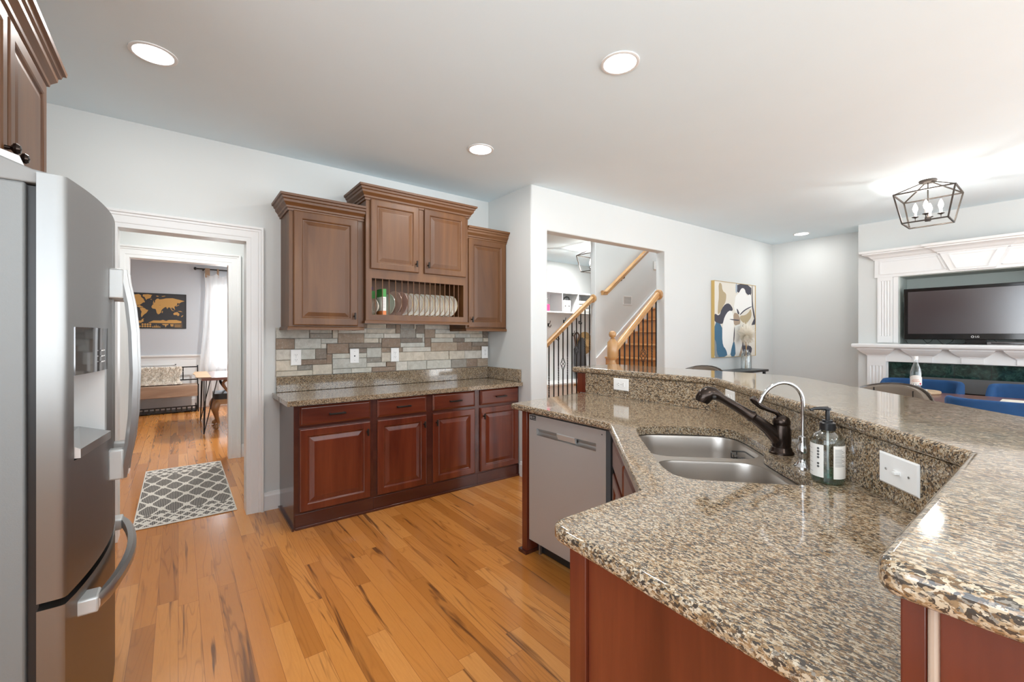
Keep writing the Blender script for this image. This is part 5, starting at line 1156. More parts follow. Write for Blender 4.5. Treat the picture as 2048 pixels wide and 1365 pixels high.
# ------------------------------------------------------------------ dining nook beyond the bar
def bar_stool(loc, rz, label):
    t = thing('bar_stool', loc, label, 'bar stool', 'taupe leather bar stools at the breakfast bar', rz); X = ROOT[t.name]
    def curved(r, a0, a1, z0, z1, th, n=14, drop=0.05):
        b = MB(); rings = []
        for k in range(n + 1):
            a = a0 + (a1 - a0) * k / n; e_ = abs(2 * k / n - 1) ** 2.2; c, s_ = math.cos(a), math.sin(a); zt = z1 - drop * e_
            rings.append([Vector((r * c, r * s_, z0)), Vector(((r + th) * c, (r + th) * s_, z0)), Vector(((r + th) * c, (r + th) * s_, zt - 0.012)), Vector(((r + th * .75) * c, (r + th * .75) * s_, zt)), Vector(((r + th * .25) * c, (r + th * .25) * s_, zt)), Vector((r * c, r * s_, zt - 0.012))])
        b.loft(rings); return b.xf(X)
    A = R(62)      # back is on +x, seat faces -x (towards the bar)
    bk = curved(0.225, -A, A, 0.80, 1.082, 0.035, drop=0.10).build('backrest', M_leather, t, smooth=True)
    curved(0.258, -A * 1.04, A * 1.04, 0.82, 1.09, 0.010, drop=0.11).build('back_shell', mat('smoky_shell', (0.09, 0.075, 0.065), 0.15, 0.2), bk, smooth=True)
    for a in (-0.42, 0.42):
        c, s_ = math.cos(a), math.sin(a); MB().box(0.2235, 0.226, -0.003, 0.003, 0.80, 1.06).xf(X @ Matrix.Rotation(a, 4, 'Z')).build('seam', M_dark, bk)
    MB().lathe([(0, 0.735), (0.19, 0.735), (0.205, 0.75), (0.205, 0.785), (0.19, 0.80), (0, 0.805)], 28).xf(X).build('seat', M_leather, t, smooth=True)
    MB().lathe([(0.028, 0.02), (0.028, 0.735)], 16).xf(X).build('column', M_chrome, t, smooth=True)
    MB().lathe([(0.21, 0.0), (0.21, 0.008), (0.06, 0.02), (0.03, 0.03), (0, 0.03)], 32).xf(X).build('base', M_chrome, t, smooth=True)
    MB().tube([X @ Vector((0.14 * math.cos(a / 12 * math.pi * 2), 0.14 * math.sin(a / 12 * math.pi * 2), 0.3)) for a in range(12)], 0.010, 8, closed=True).build('foot_ring', M_chrome, t, smooth=True)
    return t
st0 = bar_stool((3.22, 1.88, 0), 0.0, 'taupe bar stool behind the far straight part of the bar, below the painting')
dup(st0, (2.735, 0.665, 0), 'taupe bar stool in the middle, in front of the water bottle, two seams showing', R(-23))
dup(st0, (2.02, 0.03, 0), 'taupe bar stool nearest the camera, only a corner at the right edge', R(-45))

TX0, TX1, TY0_, TY1_ = 5.08, 6.10, -0.75, 1.22
t = thing('dining_table', ((TX0 + TX1) / 2, 0.25, 0), 'reddish brown dining table between the blue chairs', 'table')
MB().box(TX0, TX1, TY0_, TY1_, 0.725, 0.76).build('tabletop', M_tabletop, t, bevel=0.004)
for x in (TX0 + 0.06, TX1 - 0.12):
    for y in (TY0_ + 0.06, TY1_ - 0.12): MB().box(x, x + 0.06, y, y + 0.06, 0, 0.725).build('leg', M_tabletop, t)
def velvet_chair(loc, rz, label, grp='blue velvet dining chairs'):
    t = thing('velvet_chair', loc, label, 'chair', grp, rz); X = ROOT[t.name]
    # local: sits facing +y ; backrest at -y
    b = MB(); rings = []
    pts = [(-0.30, 0.16), (-0.305, 0.02), (-0.29, -0.14), (-0.22, -0.235), (-0.1, -0.26), (0.0, -0.265), (0.1, -0.26), (0.22, -0.235), (0.29, -0.14), (0.305, 0.02), (0.30, 0.16)]
    pts = [(p.x, p.y) for p in catmull([(a, c, 0) for a, c in pts], 3)]; n = len(pts)
    for i, (px, py) in enumerate(pts):
        a, c = pts[max(0, i - 1)], pts[min(n - 1, i + 1)]; tx, ty = c[0] - a[0], c[1] - a[1]; L = math.hypot(tx, ty); nx, ny = -ty / L, tx / L
        zt = 0.86 - 0.16 * max(0.0, (py + 0.10) / 0.26) ** 1.3
        o_ = 0.028; rings.append([Vector((px + nx * k * o_, py + ny * k * o_, z)) for k, z in ((-1, 0.40), (1, 0.40), (1, zt - 0.025), (0.75, zt - 0.008), (0.3, zt), (-0.3, zt), (-0.75, zt - 0.008), (-1, zt - 0.025))])
    b.loft(rings).xf(X).build('backrest', M_velvet, t, smooth=True)
    MB().slab(rrect(-0.27, 0.27, -0.22, 0.27, 0.07, 5), [], 0.38, 0.475).xf(X).build('seat', M_velvet, t, bevel=0.02, seg=4)
    for sx in (-1, 1):
        for sy in (-0.19, 0.22): MB().tube([(sx * 0.22, sy, 0.38), (sx * 0.25, sy * 1.08, 0.0)], [0.016, 0.009], 10).xf(X).build('leg', M_gold, t, smooth=True)
    return t
ch0 = velvet_chair((6.22, 1.03, 0), R(90), 'blue velvet chair behind the water bottle, backing onto the fireplace')
dup(ch0, (6.26, 0.22, 0), 'blue velvet chair on the fireplace side of the table at the right edge', R(90))
dup(ch0, (4.98, 0.33, 0), 'blue velvet chair on the near side of the table, back towards the bar', R(-90))
t = thing('serving_board', (5.93, 0.99, 0.76), 'round raw-wood serving board on the table under the water bottle', 'board')
MB().lathe([(0, 0.0), (0.165, 0.0), (0.17, 0.006), (0.17, 0.022), (0.165, 0.026), (0, 0.026)], 36, (5.93, 0.99, 0.7605)).build('board', M_slice, t, smooth=True)
MB().lathe([(0, 0.0), (0.085, 0.0), (0.085, 0.010), (0, 0.010)], 30, (5.90, 1.0, 0.787)).build('coaster', M_cork, t, smooth=True)
wp = Vector((5.90, 1.00, 0.7975))
t = thing('water_bottle', wp, 'tall clear glass bottle of mineral water with white label on the table', 'bottle')
prof = [(0.036, 0.0), (0.042, 0.004), (0.044, 0.012), (0.044, 0.165), (0.041, 0.185), (0.032, 0.22), (0.020, 0.258), (0.0155, 0.285), (0.015, 0.305)]
MB().lathe([(0, 0.001)] + prof + [(0.0, 0.306)], 28, wp).build('glass', M_glass, t, smooth=True)
MB().lathe([(0, 0.004)] + [(r - 0.003, z + (0.004 if i == 0 else 0)) for i, (r, z) in enumerate(prof[:7])] + [(0, 0.258)], 28, wp).build('water', M_water, t, smooth=True)
MB().lathe([(0.0165, 0.300), (0.0165, 0.328), (0.014, 0.331), (0, 0.331)], 20, wp).build('cap', M_white, t, smooth=True)
bd = math.atan2(-wp.y, -wp.x); b = MB(); rr = 0.0446; n = 18
b.loft([[wp + Vector((rr * math.cos(bd + R(-85 + 170 * k / n)), rr * math.sin(bd + R(-85 + 170 * k / n)), z + (0.028 * math.cos(R(-85 + 170 * k / n)) if z > 0.1 else 0))) for k in range(n + 1)] for z in (0.042, 0.115)], closed=False)
lb = b.build('label', M_label, t, smooth=True)
def cyl(u, v, d): a = bd + u / rr; return wp + Vector(((rr + 0.0004 + d) * math.cos(a), (rr + 0.0004 + d) * math.sin(a), v))
b = MB(); text(b, 'ACQUA', 0.013, lambda u, v, d: cyl(u, v + 0.098, d)); text(b, 'PANNA', 0.019, lambda u, v, d: cyl(u, v + 0.081, d)); b.build('lettering', M_cor, lb)
b = MB(); b.loft([[cyl(u, z, 0) for u in (0.028, 0.034, 0.040, 0.046)] for z in (0.048, 0.066)], closed=False); b.build('red_seal', mat('seal_red', (0.6, 0.06, 0.10), 0.5), lb)
b = MB(); b.loft([[cyl(u, z, 0) for u in (-0.04, -0.02, 0.0, 0.02)] for z in (0.044, 0.056)], closed=False); b.build('blue_band', mat('label_navy', (0.08, 0.11, 0.2), 0.5), lb)
o = MB().box(5.62, 5.90, 0.10, 0.42, 0.7605, 0.764).build('placemat', M_cork); tag(o, 'pale flat placemat on the dining table at the right edge', 'placemat')

# ------------------------------------------------------------------ staircase seen through the opening
t = thing('staircase', (5.3, 3.7, 0), 'oak staircase rising to the right behind the wall opening', 'staircase')
RISE, RUN = 0.187, 0.252
def nose(i): return 4.95 + RUN * i
for i in range(-5, 10):
    z = 1.03 + RISE * i; x = nose(i); y0 = 3.03 if x < 4.30 else 3.195
    b = MB(); b.loft([[Vector((px, y, pz)) for px, pz in ((x + 0.02, z - 0.028), (x + 0.004, z - 0.026), (x, z - 0.014), (x + 0.004, z - 0.003), (x + 0.014, z), (x + RUN + 0.028, z), (x + RUN + 0.028, z - 0.028))] for y in (y0, W1Y - 0.018)])
    tr = b.build('tread', M_riser, t)
    MB().box(x + 0.022, x + 0.035, y0 + 0.002, W1Y - 0.018, max(0.0, z - RISE - 0.0) , z - 0.0285).build('riser', M_riser, t)
b = MB(); fr = frame((0, W1Y, 0), (1, 0, 0), (0, 0, 1), (0, -1, 0)); k_ = RISE / RUN
xa, xb = nose(-5) - 0.1, nose(9) + 0.2
L_ = lambda x, o: 1.03 + (x - 4.95) * k_ + o
poly = [(max(xa, W1X + 0.005), L_(max(xa, W1X + 0.005), -0.28)), (xb, L_(xb, -0.28)), (xb, L_(xb, 0.10)), (W1X + 0.005, L_(W1X + 0.005, 0.10))]
b.prism(poly, fr, 0.0005, 0.012); b.bar(fr(W1X + 0.01, L_(W1X + 0.01, 0.105), 0.012), fr(xb, L_(xb, 0.105), 0.012), 0.022, 0.02)
b.build('skirt_board', M_trim, t)
def rail_prof(a, c, name, m, parent):
    a, c = Vector(a), Vector(c); d = (c - a).normalized(); sd = d.cross(Vector((0, 0, 1))).normalized(); up = sd.cross(d)
    P = [(-0.022, -0.03), (0.022, -0.03), (0.024, -0.018), (0.018, -0.008), (0.030, 0.004), (0.031, 0.018), (0.022, 0.03), (0.008, 0.035), (-0.008, 0.035), (-0.022, 0.03), (-0.031, 0.018), (-0.030, 0.004), (-0.018, -0.008), (-0.024, -0.018)]
    return MB().loft([[p + sd * u + up * v for u, v in P] for p in (a, c)]).build(name, m, parent, smooth=True)
def baluster(x, y, z0, z1, parent, style):
    b = MB(); r = 0.0085
    def sq(za, zb, twist=0.0, n=1):
        rings = []
        for k in range(n + 1):
            a0 = math.pi / 4 + twist * k / n; rings.append([Vector((x + r * math.cos(a0 + j * math.pi / 2), y + r * math.sin(a0 + j * math.pi / 2), za + (zb - za) * k / n)) for j in range(4)])
        b.loft(rings)
    if style == 0: sq(z0, z1)
    elif style == 1:
        zm = z1 - 0.55 * min(1.0, (z1 - z0) / 0.9); sq(z0, zm - 0.13); sq(zm - 0.13, zm + 0.13, 4 * math.pi, 40); sq(zm + 0.13, z1)
    else:
        zm = z1 - 0.46; sq(z0, zm - 0.075); sq(zm + 0.075, z1); sq(zm - 0.2, zm - 0.075, 2 * math.pi, 20); sq(zm + 0.075, zm + 0.2, 2 * math.pi, 20)
        for q in range(4):
            P = []
            for k in range(13):
                u = k / 12; a0 = q * math.pi / 2 + u * math.pi * 1.5; rr = 0.005 + 0.030 * math.sin(math.pi * u); P.append((x + rr * math.cos(a0), y + rr * math.sin(a0), zm - 0.08 + 0.16 * u))
            b.tube(P, 0.0035, 6)
    b.box(x - 0.016, x + 0.016, y - 0.016, y + 0.016, z0, z0 + 0.02)
    return b.build('baluster', M_blackmetal, parent)
# near balustrade with newel
RY = 3.085
t = thing('stair_balustrade', (3.75, RY, 0.1), 'oak handrail with ball-topped newel post and black iron balusters, nearer of the two', 'balustrade')
ra, rb = Vector((3.79, RY, 1.195)), Vector((4.575, RY, 1.83)); kr = (rb.z - ra.z) / (rb.x - ra.x)
rail_prof(ra, rb, 'handrail', M_oak, t)
MB().lathe([(0.062, -0.012), (0.062, -0.002), (0.05, 0.006), (0.038, 0.008), (0, 0.008)], 28, rb + Vector((0.0125, 0, 0.0)), Matrix.Rotation(R(-90), 4, 'Y')).build('rosette', M_oak, t, smooth=True)
nx = 3.745
b = MB(); b.box(nx - 0.05, nx + 0.05, RY - 0.05, RY + 0.05, 0.0, 0.50)
b.lathe([(0.05, 0.50), (0.05, 0.52), (0.036, 0.54), (0.045, 0.56), (0.035, 0.60), (0.047, 0.72), (0.036, 0.92), (0.030, 0.96), (0.044, 0.985), (0.030, 1.005), (0.042, 1.03), (0.030, 1.055), (0.034, 1.075)], 20, (nx, RY, 0))
oct_ = [(math.cos(a * math.pi / 4 + math.pi / 8), math.sin(a * math.pi / 4 + math.pi / 8)) for a in range(8)]
b.loft([[Vector((nx + r * c, RY + r * s_, z)) for c, s_ in oct_] for r, z in ((0.040, 1.075), (0.060, 1.10), (0.060, 1.262), (0.030, 1.298))])
b.lathe([(0.03, 1.29), (0.022, 1.30), (0.028, 1.306), (0.018, 1.311), (0.016, 1.314), (0.032, 1.324), (0.041, 1.348), (0.036, 1.372), (0.020, 1.386), (0, 1.389)], 20, (nx, RY, 0))
b.build('newel_post', M_oakz, t, smooth=True)
for k, x in enumerate((3.864, 3.951, 4.04, 4.121, 4.204, 4.289, 4.372, 4.461, 4.543)):
    zt = ra.z + (x - ra.x) * kr - 0.033; i = math.floor((x - 4.95) / RUN); baluster(x, RY, 1.03 + RISE * i, zt, t, (0, 0, 1, 1, 1, 2, 1, 1, 0)[k])
# far balustrade ending on the stairwell wall
t = thing('stair_balustrade', (4.0, 4.29, 0.1), 'oak handrail with iron balusters meeting the stairwell wall end, farther of the two', 'balustrade')
FYR = 4.29; rb = Vector((W1X - 0.012, FYR, 1.875)); ra = Vector((3.55, FYR, 1.875 - (W1X - 0.012 - 3.55) * 0.735)); kr = 0.735
rail_prof(ra, rb, 'handrail', M_oak, t)
MB().lathe([(0.062, -0.012), (0.062, -0.002), (0.05, 0.006), (0.038, 0.008), (0, 0.008)], 28, rb + Vector((0.010, 0, 0.0)), Matrix.Rotation(R(-90), 4, 'Y')).build('rosette', M_oak, t, smooth=True)
for k, x in enumerate((3.74, 3.825, 3.912, 4.0, 4.086, 4.17, 4.256, 4.343, 4.432, 4.518, 4.605, 4.698)):
    zt = ra.z + (x - ra.x) * kr - 0.033; i = math.floor((x - 4.95) / RUN); baluster(x, FYR, max(0.02, 1.03 + RISE * i), zt, t, (0, 0, 1, 0, 1, 2, 1, 0, 2, 0, 1, 1)[k])
for i in range(-5, 0):
    z = 1.03 + RISE * i; x = nose(i); MB().box(x + 0.0, min(W1X - 0.002, x + RUN), W1Y - 0.017, FYR + 0.06, z - 0.028, z).box(x + 0.022, min(W1X - 0.004, x + RUN + 0.02), W1Y - 0.017, FYR + 0.04, 0, z - 0.0285).build('step_end', M_riser, t)
# wall handrail
t = thing('wall_handrail', (5.4, W1Y - 0.07, 2.3), 'oak handrail fixed along the stairwell wall, rising to the right', 'handrail')
wa, wb = Vector((4.90, W1Y - 0.075, 1.955)), Vector((6.9, W1Y - 0.075, 1.955 + 2.0 * 0.735)); rail_prof(wa, wb, 'rail', M_oak, t)
rail_prof(wa + Vector((0.02, 0.0, 0.0)), wa + Vector((-0.07, 0.0, -0.004)), 'rail_end', M_oak, t)
for k in (0.22, 0.75):
    p = wa.lerp(wb, k); b = MB(); b.tube([p + Vector((0, 0, -0.03)), p + Vector((0, 0.01, -0.07)), Vector((p.x, W1Y - 0.006, p.z - 0.085))], 0.008, 8); b.lathe([(0.028, 0), (0.026, 0.005), (0, 0.005)], 16, (p.x, W1Y - 0.001, p.z - 0.085), Matrix.Rotation(R(90), 4, 'X')); b.build('bracket', M_blackmetal, t, smooth=True)
t = thing('air_vent', (5.495, W1Y, 1.88), 'white louvred air return vent on the stairwell wall', 'vent')
b = MB(); fv = frame((5.39, W1Y, 1.81), (1, 0, 0), (0, 0, 1), (0, -1, 0)); w, h = 0.21, 0.14
for r_ in ((0, w, 0, .016), (0, w, h - .016, h), (0, .016, .016, h - .016), (w - .016, w, .016, h - .016)): b.obox(fv, *r_, 0.0005, 0.008)
b.build('frame', M_trim, t)
b = MB()
for k in range(6): b.bar(fv(.016, .026 + k * .018, .003), fv(w - .016, .026 + k * .018, .003), .003, .010)
b.build('louvres', M_grey, t)
t = thing('wall_keypad', (6.215, W1Y, 2.49), 'small white keypad high on the stairwell wall beside the opening edge', 'keypad')
MB().box(6.17, 6.26, W1Y - 0.022, W1Y - 0.001, 2.42, 2.555).build('case', M_white, t, bevel=0.004)

# ------------------------------------------------------------------ hall tree in the foyer
HY = 5.70; HB = 6.045
t = thing('hall_tree', (5.8, 5.9, 0), 'white built-in hall tree with cubbies, hooks and bench in the foyer', 'hall tree')
b = MB(); b.box(4.6, 7.1, HY, HB, 2.11, 2.14); b.box(4.6, 7.1, HY, HB, 1.75, 1.775); b.box(4.6, 7.1, HB - 0.012, HB, 0.40, 2.11)
for x in (4.70, 5.12, 5.53, 5.945, 6.36, 6.78): b.box(x - 0.008, x + 0.008, HY, HB - 0.012, 1.775, 2.11)
b.build('cubby_shelf', M_trim, t)
MB().box(4.6, 7.1, 5.60, HB, 0.0, 0.46).box(4.6, 7.1, 5.57, HB, 0.46, 0.49).build('bench', M_trim, t)
def hook(x, z, parent):
    b = MB(); p = Vector((x, HB - 0.013, z)); b.box(x - 0.012, x + 0.012, HB - 0.018, HB - 0.0125, z - 0.03, z + 0.03)
    b.tube(catmull([p + Vector((0, -0.004, -0.01)), p + Vector((0, -0.05, -0.045)), p + Vector((0, -0.075, -0.02)), p + Vector((0, -0.078, 0.0))], 4), 0.006, 8)
    b.tube(catmull([p + Vector((0, -0.004, 0.01)), p + Vector((0, -0.04, 0.02)), p + Vector((0, -0.055, 0.055)), p + Vector((0, -0.06, 0.075))], 4), 0.006, 8)
    return b.build('hook', M_blackmetal, parent, smooth=True)
for x, z in ((5.48, 1.54), (5.88, 1.61), (6.30, 1.60), (5.69, 1.29), (6.12, 1.36)): hook(x, z, t)
t = thing('pink_bottle', (5.235, 5.78, 1.776), 'pink bottle with pale cap standing in the left cubby of the hall tree', 'bottle')
MB().box(5.195, 5.275, 5.76, 5.80, 1.776, 1.90).build('body', mat('pink_plastic', (0.72, 0.06, 0.20), 0.35), t, bevel=0.008); MB().box(5.21, 5.26, 5.765, 5.795, 1.90, 2.0).build('cap', M_glass, t, bevel=0.004)
for k, lab in enumerate(('white magazine file in the middle cubby, left one of the pair', 'white magazine file in the middle cubby, right one of the pair')):
    x = 5.572 + k * 0.092
    t = thing('magazine_file', (x, 5.8, 1.776), lab, 'file box', 'magazine files in the hall tree')
    MB().box(x, x + 0.088, 5.715, 5.98, 1.776, 1.985).build('box', M_white, t, bevel=0.003)
    MB().lathe([(0.012, 0), (0.012, 0.003), (0.007, 0.003), (0.007, 0)], 14, (x + 0.044, 5.714, 1.88), Matrix.Rotation(R(90), 4, 'X')).build('finger_ring', M_blackmetal, t)
M_zeb = mat('zebra_cloth', (0.8, 0.8, 0.78), 0.8); _n = NT(M_zeb); _p = _n.n('TexCoord').outputs['Object']
_wv = _n.n('TexWave', _n.vmul(_p, (1, 1, 0.6))); _wv.inputs['Scale'].default_value = 11; _wv.inputs['Distortion'].default_value = 5; _n.col(_n.ramp(_wv.outputs['Color'], [(0.45, (0.02, 0.02, 0.02)), (0.5, (0.85, 0.85, 0.82))]))
t = thing('zebra_bag', (5.78, 5.88, 1.776), 'black and white striped bag slumped behind the magazine files', 'bag')
MB().ball((5.80, 5.88, 1.885), 0.11, 16, (1.1, 0.55, 0.99)).build('body', M_zeb, t, smooth=True); MB().tube(catmull([(5.70, 5.88, 1.95), (5.74, 5.86, 2.05), (5.84, 5.86, 2.06), (5.88, 5.88, 1.95)], 4), 0.008, 8).build('strap', M_black, t, smooth=True)
for k, lab in enumerate(('folded white towel at the bottom of the pile in the right cubby', 'folded patterned cloth in the middle of the pile in the right cubby', 'folded white towel on top of the pile in the right cubby')):
    o = MB().box(5.975, 6.30, 5.73, 5.98, 1.7765 + k * 0.075, 1.848 + k * 0.075).build('folded_towel', M_bone if k != 1 else M_grey, bevel=0.03, seg=4); tag(o, lab, 'towel', 'folded linens in the hall tree')
t = thing('straw_hat', (6.46, 6.0, 1.19), 'round straw sun hat hanging on the hall tree wall', 'hat')
mh = Matrix.Rotation(R(90), 4, 'X')
MB().lathe([(0.0, 0.10), (0.07, 0.095), (0.095, 0.06), (0.10, 0.02), (0.22, 0.005), (0.225, 0.0), (0.10, 0.0), (0, 0.0)], 32, (6.46, HB - 0.02, 1.19), mh).build('hat_shape', M_straw, t, smooth=True)
MB().lathe([(0.1015, 0.018), (0.0985, 0.042), (0.094, 0.042), (0.094, 0.018)], 32, (6.46, HB - 0.02, 1.19), mh).build('hat_band', M_fabricgrey, t, smooth=True)
t = thing('umbrella', (6.12, 5.95, 0.5), 'dark furled umbrella with curved handle hanging from a hall tree hook', 'umbrella')
MB().tube(catmull([(6.20, 5.93, 1.27), (6.19, 5.93, 1.36), (6.13, 5.93, 1.395), (6.075, 5.93, 1.34), (6.09, 5.93, 1.24), (6.11, 5.93, 1.12)], 5), 0.016, 10).build('handle', mat('brown_handle', (0.10, 0.05, 0.035), 0.35), t, smooth=True)
MB().tube([(6.11, 5.93, 1.13), (6.12, 5.93, 1.05), (6.13, 5.92, 0.8), (6.14, 5.92, 0.62), (6.15, 5.92, 0.54), (6.15, 5.92, 0.50)], [0.02, 0.045, 0.055, 0.045, 0.02, 0.008], 12).build('canopy', M_fabricgrey, t, smooth=True)
t = thing('hanging_coat', (6.28, 5.95, 0.6), 'long dark coat hanging between the umbrella and the straw hat', 'coat')
rings = []
for z, w, d in ((1.30, 0.03, 0.03), (1.22, 0.08, 0.05), (1.05, 0.10, 0.06), (0.8, 0.12, 0.06), (0.62, 0.135, 0.06), (0.52, 0.14, 0.055)):
    rings.append([Vector((6.28 + w * math.cos(2 * math.pi * k / 20) * (1 + 0.12 * math.cos(5 * 2 * math.pi * k / 20)), 5.94 + d * math.sin(2 * math.pi * k / 20), z)) for k in range(20)])
MB().loft(rings).build('cloth', M_fabricgrey, t, smooth=True)

# ------------------------------------------------------------------ rug in the doorway
o = MB().box(-0.305, 0.305, -0.815, 0.815, 0.0, 0.007).build('runner_rug', M_rug, bevel=0.003); o.location = (0.053, 4.735, 0.001); tag(o, 'cream and grey diamond-patterned runner rug in the doorway passage', 'rug')

# ------------------------------------------------------------------ dining room beyond
MX0, MX1, MZ0, MZ1 = -0.735, 0.118, 1.465, 2.09
t = thing('world_map_poster', ((MX0 + MX1) / 2, YD, (MZ0 + MZ1) / 2), 'black and gold scratch-off world map poster on the dining room wall', 'poster')
mx = lambda u: -0.659 + (u - 232) * 0.775 / 1273
mz = lambda v: 2.092 - (v - 300) * 0.625 / 812
fmap = frame((0, YD, 0), (1, 0, 0), (0, 0, 1), (0, -1, 0))
LAND = [[(232, 400), (262, 365), (330, 350), (420, 335), (470, 365), (465, 395), (520, 440), (555, 515), (510, 525), (470, 560), (440, 575), (390, 585), (375, 590), (390, 605), (430, 580), (470, 605), (520, 620), (430, 640), (370, 615), (310, 585), (275, 550), (262, 500), (232, 490)],
 [(510, 340), (620, 330), (715, 345), (690, 370), (690, 400), (650, 425), (600, 440), (585, 465), (560, 430), (545, 400), (500, 380)],
 [(440, 650), (500, 635), (560, 660), (575, 680), (628, 695), (600, 740), (575, 770), (540, 790), (515, 820), (490, 840), (500, 860), (470, 850), (465, 800), (480, 730), (450, 690)],
 [(720, 570), (760, 545), (820, 560), (880, 575), (930, 580), (945, 610), (970, 640), (940, 670), (918, 700), (915, 740), (880, 775), (845, 788), (815, 750), (805, 700), (790, 665), (720, 655), (695, 620)],
 [(725, 540), (735, 510), (775, 520), (780, 465), (815, 430), (850, 420), (880, 440), (950, 430), (1030, 410), (1100, 405), (1180, 400), (1280, 420), (1380, 440), (1470, 460), (1420, 475), (1380, 490), (1340, 520), (1290, 510), (1285, 560), (1230, 590), (1225, 640), (1190, 640), (1170, 615), (1150, 640), (1180, 680), (1150, 670), (1120, 620), (1080, 620), (1060, 660), (1030, 610), (1000, 620), (960, 650), (935, 600), (900, 570), (850, 575), (800, 555), (760, 550)],
 [(735, 500), (742, 470), (755, 490), (750, 512)], [(795, 365), (830, 355), (870, 370), (830, 380)], [(920, 365), (1000, 352), (1020, 360), (950, 375)], [(670, 440), (690, 432), (710, 445), (688, 455)],
 [(1195, 765), (1230, 735), (1265, 730), (1290, 720), (1340, 760), (1340, 800), (1310, 820), (1280, 790), (1215, 795)], [(1380, 835), (1420, 795), (1435, 805), (1400, 840)], [(930, 745), (945, 700), (960, 715), (945, 758)],
 [(1140, 670), (1200, 690), (1240, 700), (1180, 700)], [(1210, 640), (1225, 620), (1245, 670), (1220, 665)], [(1300, 700), (1370, 695), (1420, 720), (1350, 715)], [(1250, 585), (1300, 565), (1330, 545), (1345, 550), (1300, 580), (1262, 595)],
 [(620, 985), (700, 950), (740, 930), (900, 930), (960, 912), (1030, 938), (1090, 915), (1270, 912), (1400, 940), (1380, 965), (1410, 985), (1200, 992)], [(275, 965), (360, 935), (470, 938), (490, 900), (540, 890), (510, 920), (530, 950), (460, 990), (275, 992)]]
for r_ in range(2):
    for k in range(4): LAND.append([(500 + k * 57 + 24 * math.cos(a * math.pi / 5), 1020 + r_ * 48 + 21 * math.sin(a * math.pi / 5)) for a in range(10)])
LAND.append([(440 + 24 * math.cos(a * math.pi / 5), 1070 + 18 * math.sin(a * math.pi / 5)) for a in range(10)])
LAND.append([(705, 1092)] + [(705 + k * 20, 1092 - (12 + (6 - abs(k - 5)) * 11) * (k % 2)) for k in range(1, 10)] + [(908, 1092)])
LAND.append([(930, 1010), (1095, 1010), (1070, 1040), (1050, 1030), (1018, 1090), (1000, 1035), (970, 1040)]); LAND.append([(1120, 1010), (1210, 1010), (1190, 1085), (1170, 1050), (1150, 1080)])
for k in range(5): LAND.append([(1225, 1015 + k * 16), (1410 - (k % 2) * 40, 1015 + k * 16), (1410 - (k % 2) * 40, 1022 + k * 16), (1225, 1022 + k * 16)])
b = MB(); b.obox(fmap, MX0 + 0.012, MX1 - 0.012, MZ0 + 0.012, MZ1 - 0.012, 0.001, 0.010); b.mi = 1
for k, p in enumerate(LAND): b.prism([(mx(u), mz(v)) for u, v in p], fmap, 0.0098, 0.0104 + (k % 5) * 0.0001)
b.build('print', [mat('map_black', (0.028, 0.028, 0.032), 0.4), mat('map_gold', (0.50, 0.28, 0.08), 0.5)], t)
b = MB()
for r_ in ((MX0, MX1, MZ0, MZ0 + .012), (MX0, MX1, MZ1 - .012, MZ1), (MX0, MX0 + .012, MZ0 + .012, MZ1 - .012), (MX1 - .012, MX1, MZ0 + .012, MZ1 - .012)): b.obox(fmap, *r_, 0.001, 0.018)
b.build('frame', M_black, t)

t = thing('dining_bench', (-0.3, 9.6, 0), 'black metal bench with thick wooden plank seat along the dining room wall', 'bench')
MB().box(-1.15, 0.27, 9.42, 9.82, 0.282, 0.475).build('seat', M_plank, t, bevel=0.006)
for x in (-1.14, 0.272):
    b = MB(); b.box(x, x + 0.018, 9.44, 9.458, 0, 0.49); b.box(x, x + 0.018, 9.805, 9.823, 0, 0.80); b.box(x, x + 0.018, 9.458, 9.805, 0.26, 0.278); b.build('leg', M_blackmetal, t)
b = MB(); b.box(-1.13, 0.28, 9.824, 9.84, 0.76, 0.78); b.box(-1.13, 0.28, 9.824, 9.84, 0.53, 0.55)
for x in (-0.75, -0.3, 0.06): b.box(x, x + 0.018, 9.824, 9.84, 0.55, 0.76)
b.build('back_frame', M_blackmetal, t)
t = thing('ladder_rack', (-0.4, 9.43, 0), 'low black slotted rack on the floor under the dining bench', 'rack')
b = MB(); b.box(-1.12, 0.262, 9.46, 9.475, 0.095, 0.115); b.box(-1.12, 0.262, 9.46, 9.475, 0.02, 0.035)
for k in range(20): x = -1.12 + k * 0.0722; b.box(x, x + 0.022, 9.46, 9.475, 0.035, 0.095)
b.build('slotted_front', M_blackmetal, t)
b = MB(); b.box(-1.12, -1.10, 9.475, 9.78, 0, 0.115).box(0.242, 0.262, 9.475, 9.78, 0, 0.115).box(-1.10, 0.242, 9.48, 9.76, 0.02, 0.028); b.build('frame', M_blackmetal, t)
b = MB(); rn = random.Random(9)
def skin(u, v):   # u along the bench, v from seat front up over the back
    x = -1.0 + 1.04 * u + 0.02 * math.sin(9 * v)
    if v < 0.35: return Vector((x, 9.55 + 0.22 * v / 0.35, 0.492)), Vector((0, -0.3, 1))
    w = (v - 0.35) / 0.65; return Vector((x, 9.775 + 0.02 * w, 0.50 + 0.285 * w)), Vector((0, -1, 0.25))
n, m_ = 14, 8
b.loft([[skin(i / n, j / m_)[0] for i in range(n + 1)] for j in range(m_ + 1)], closed=False)
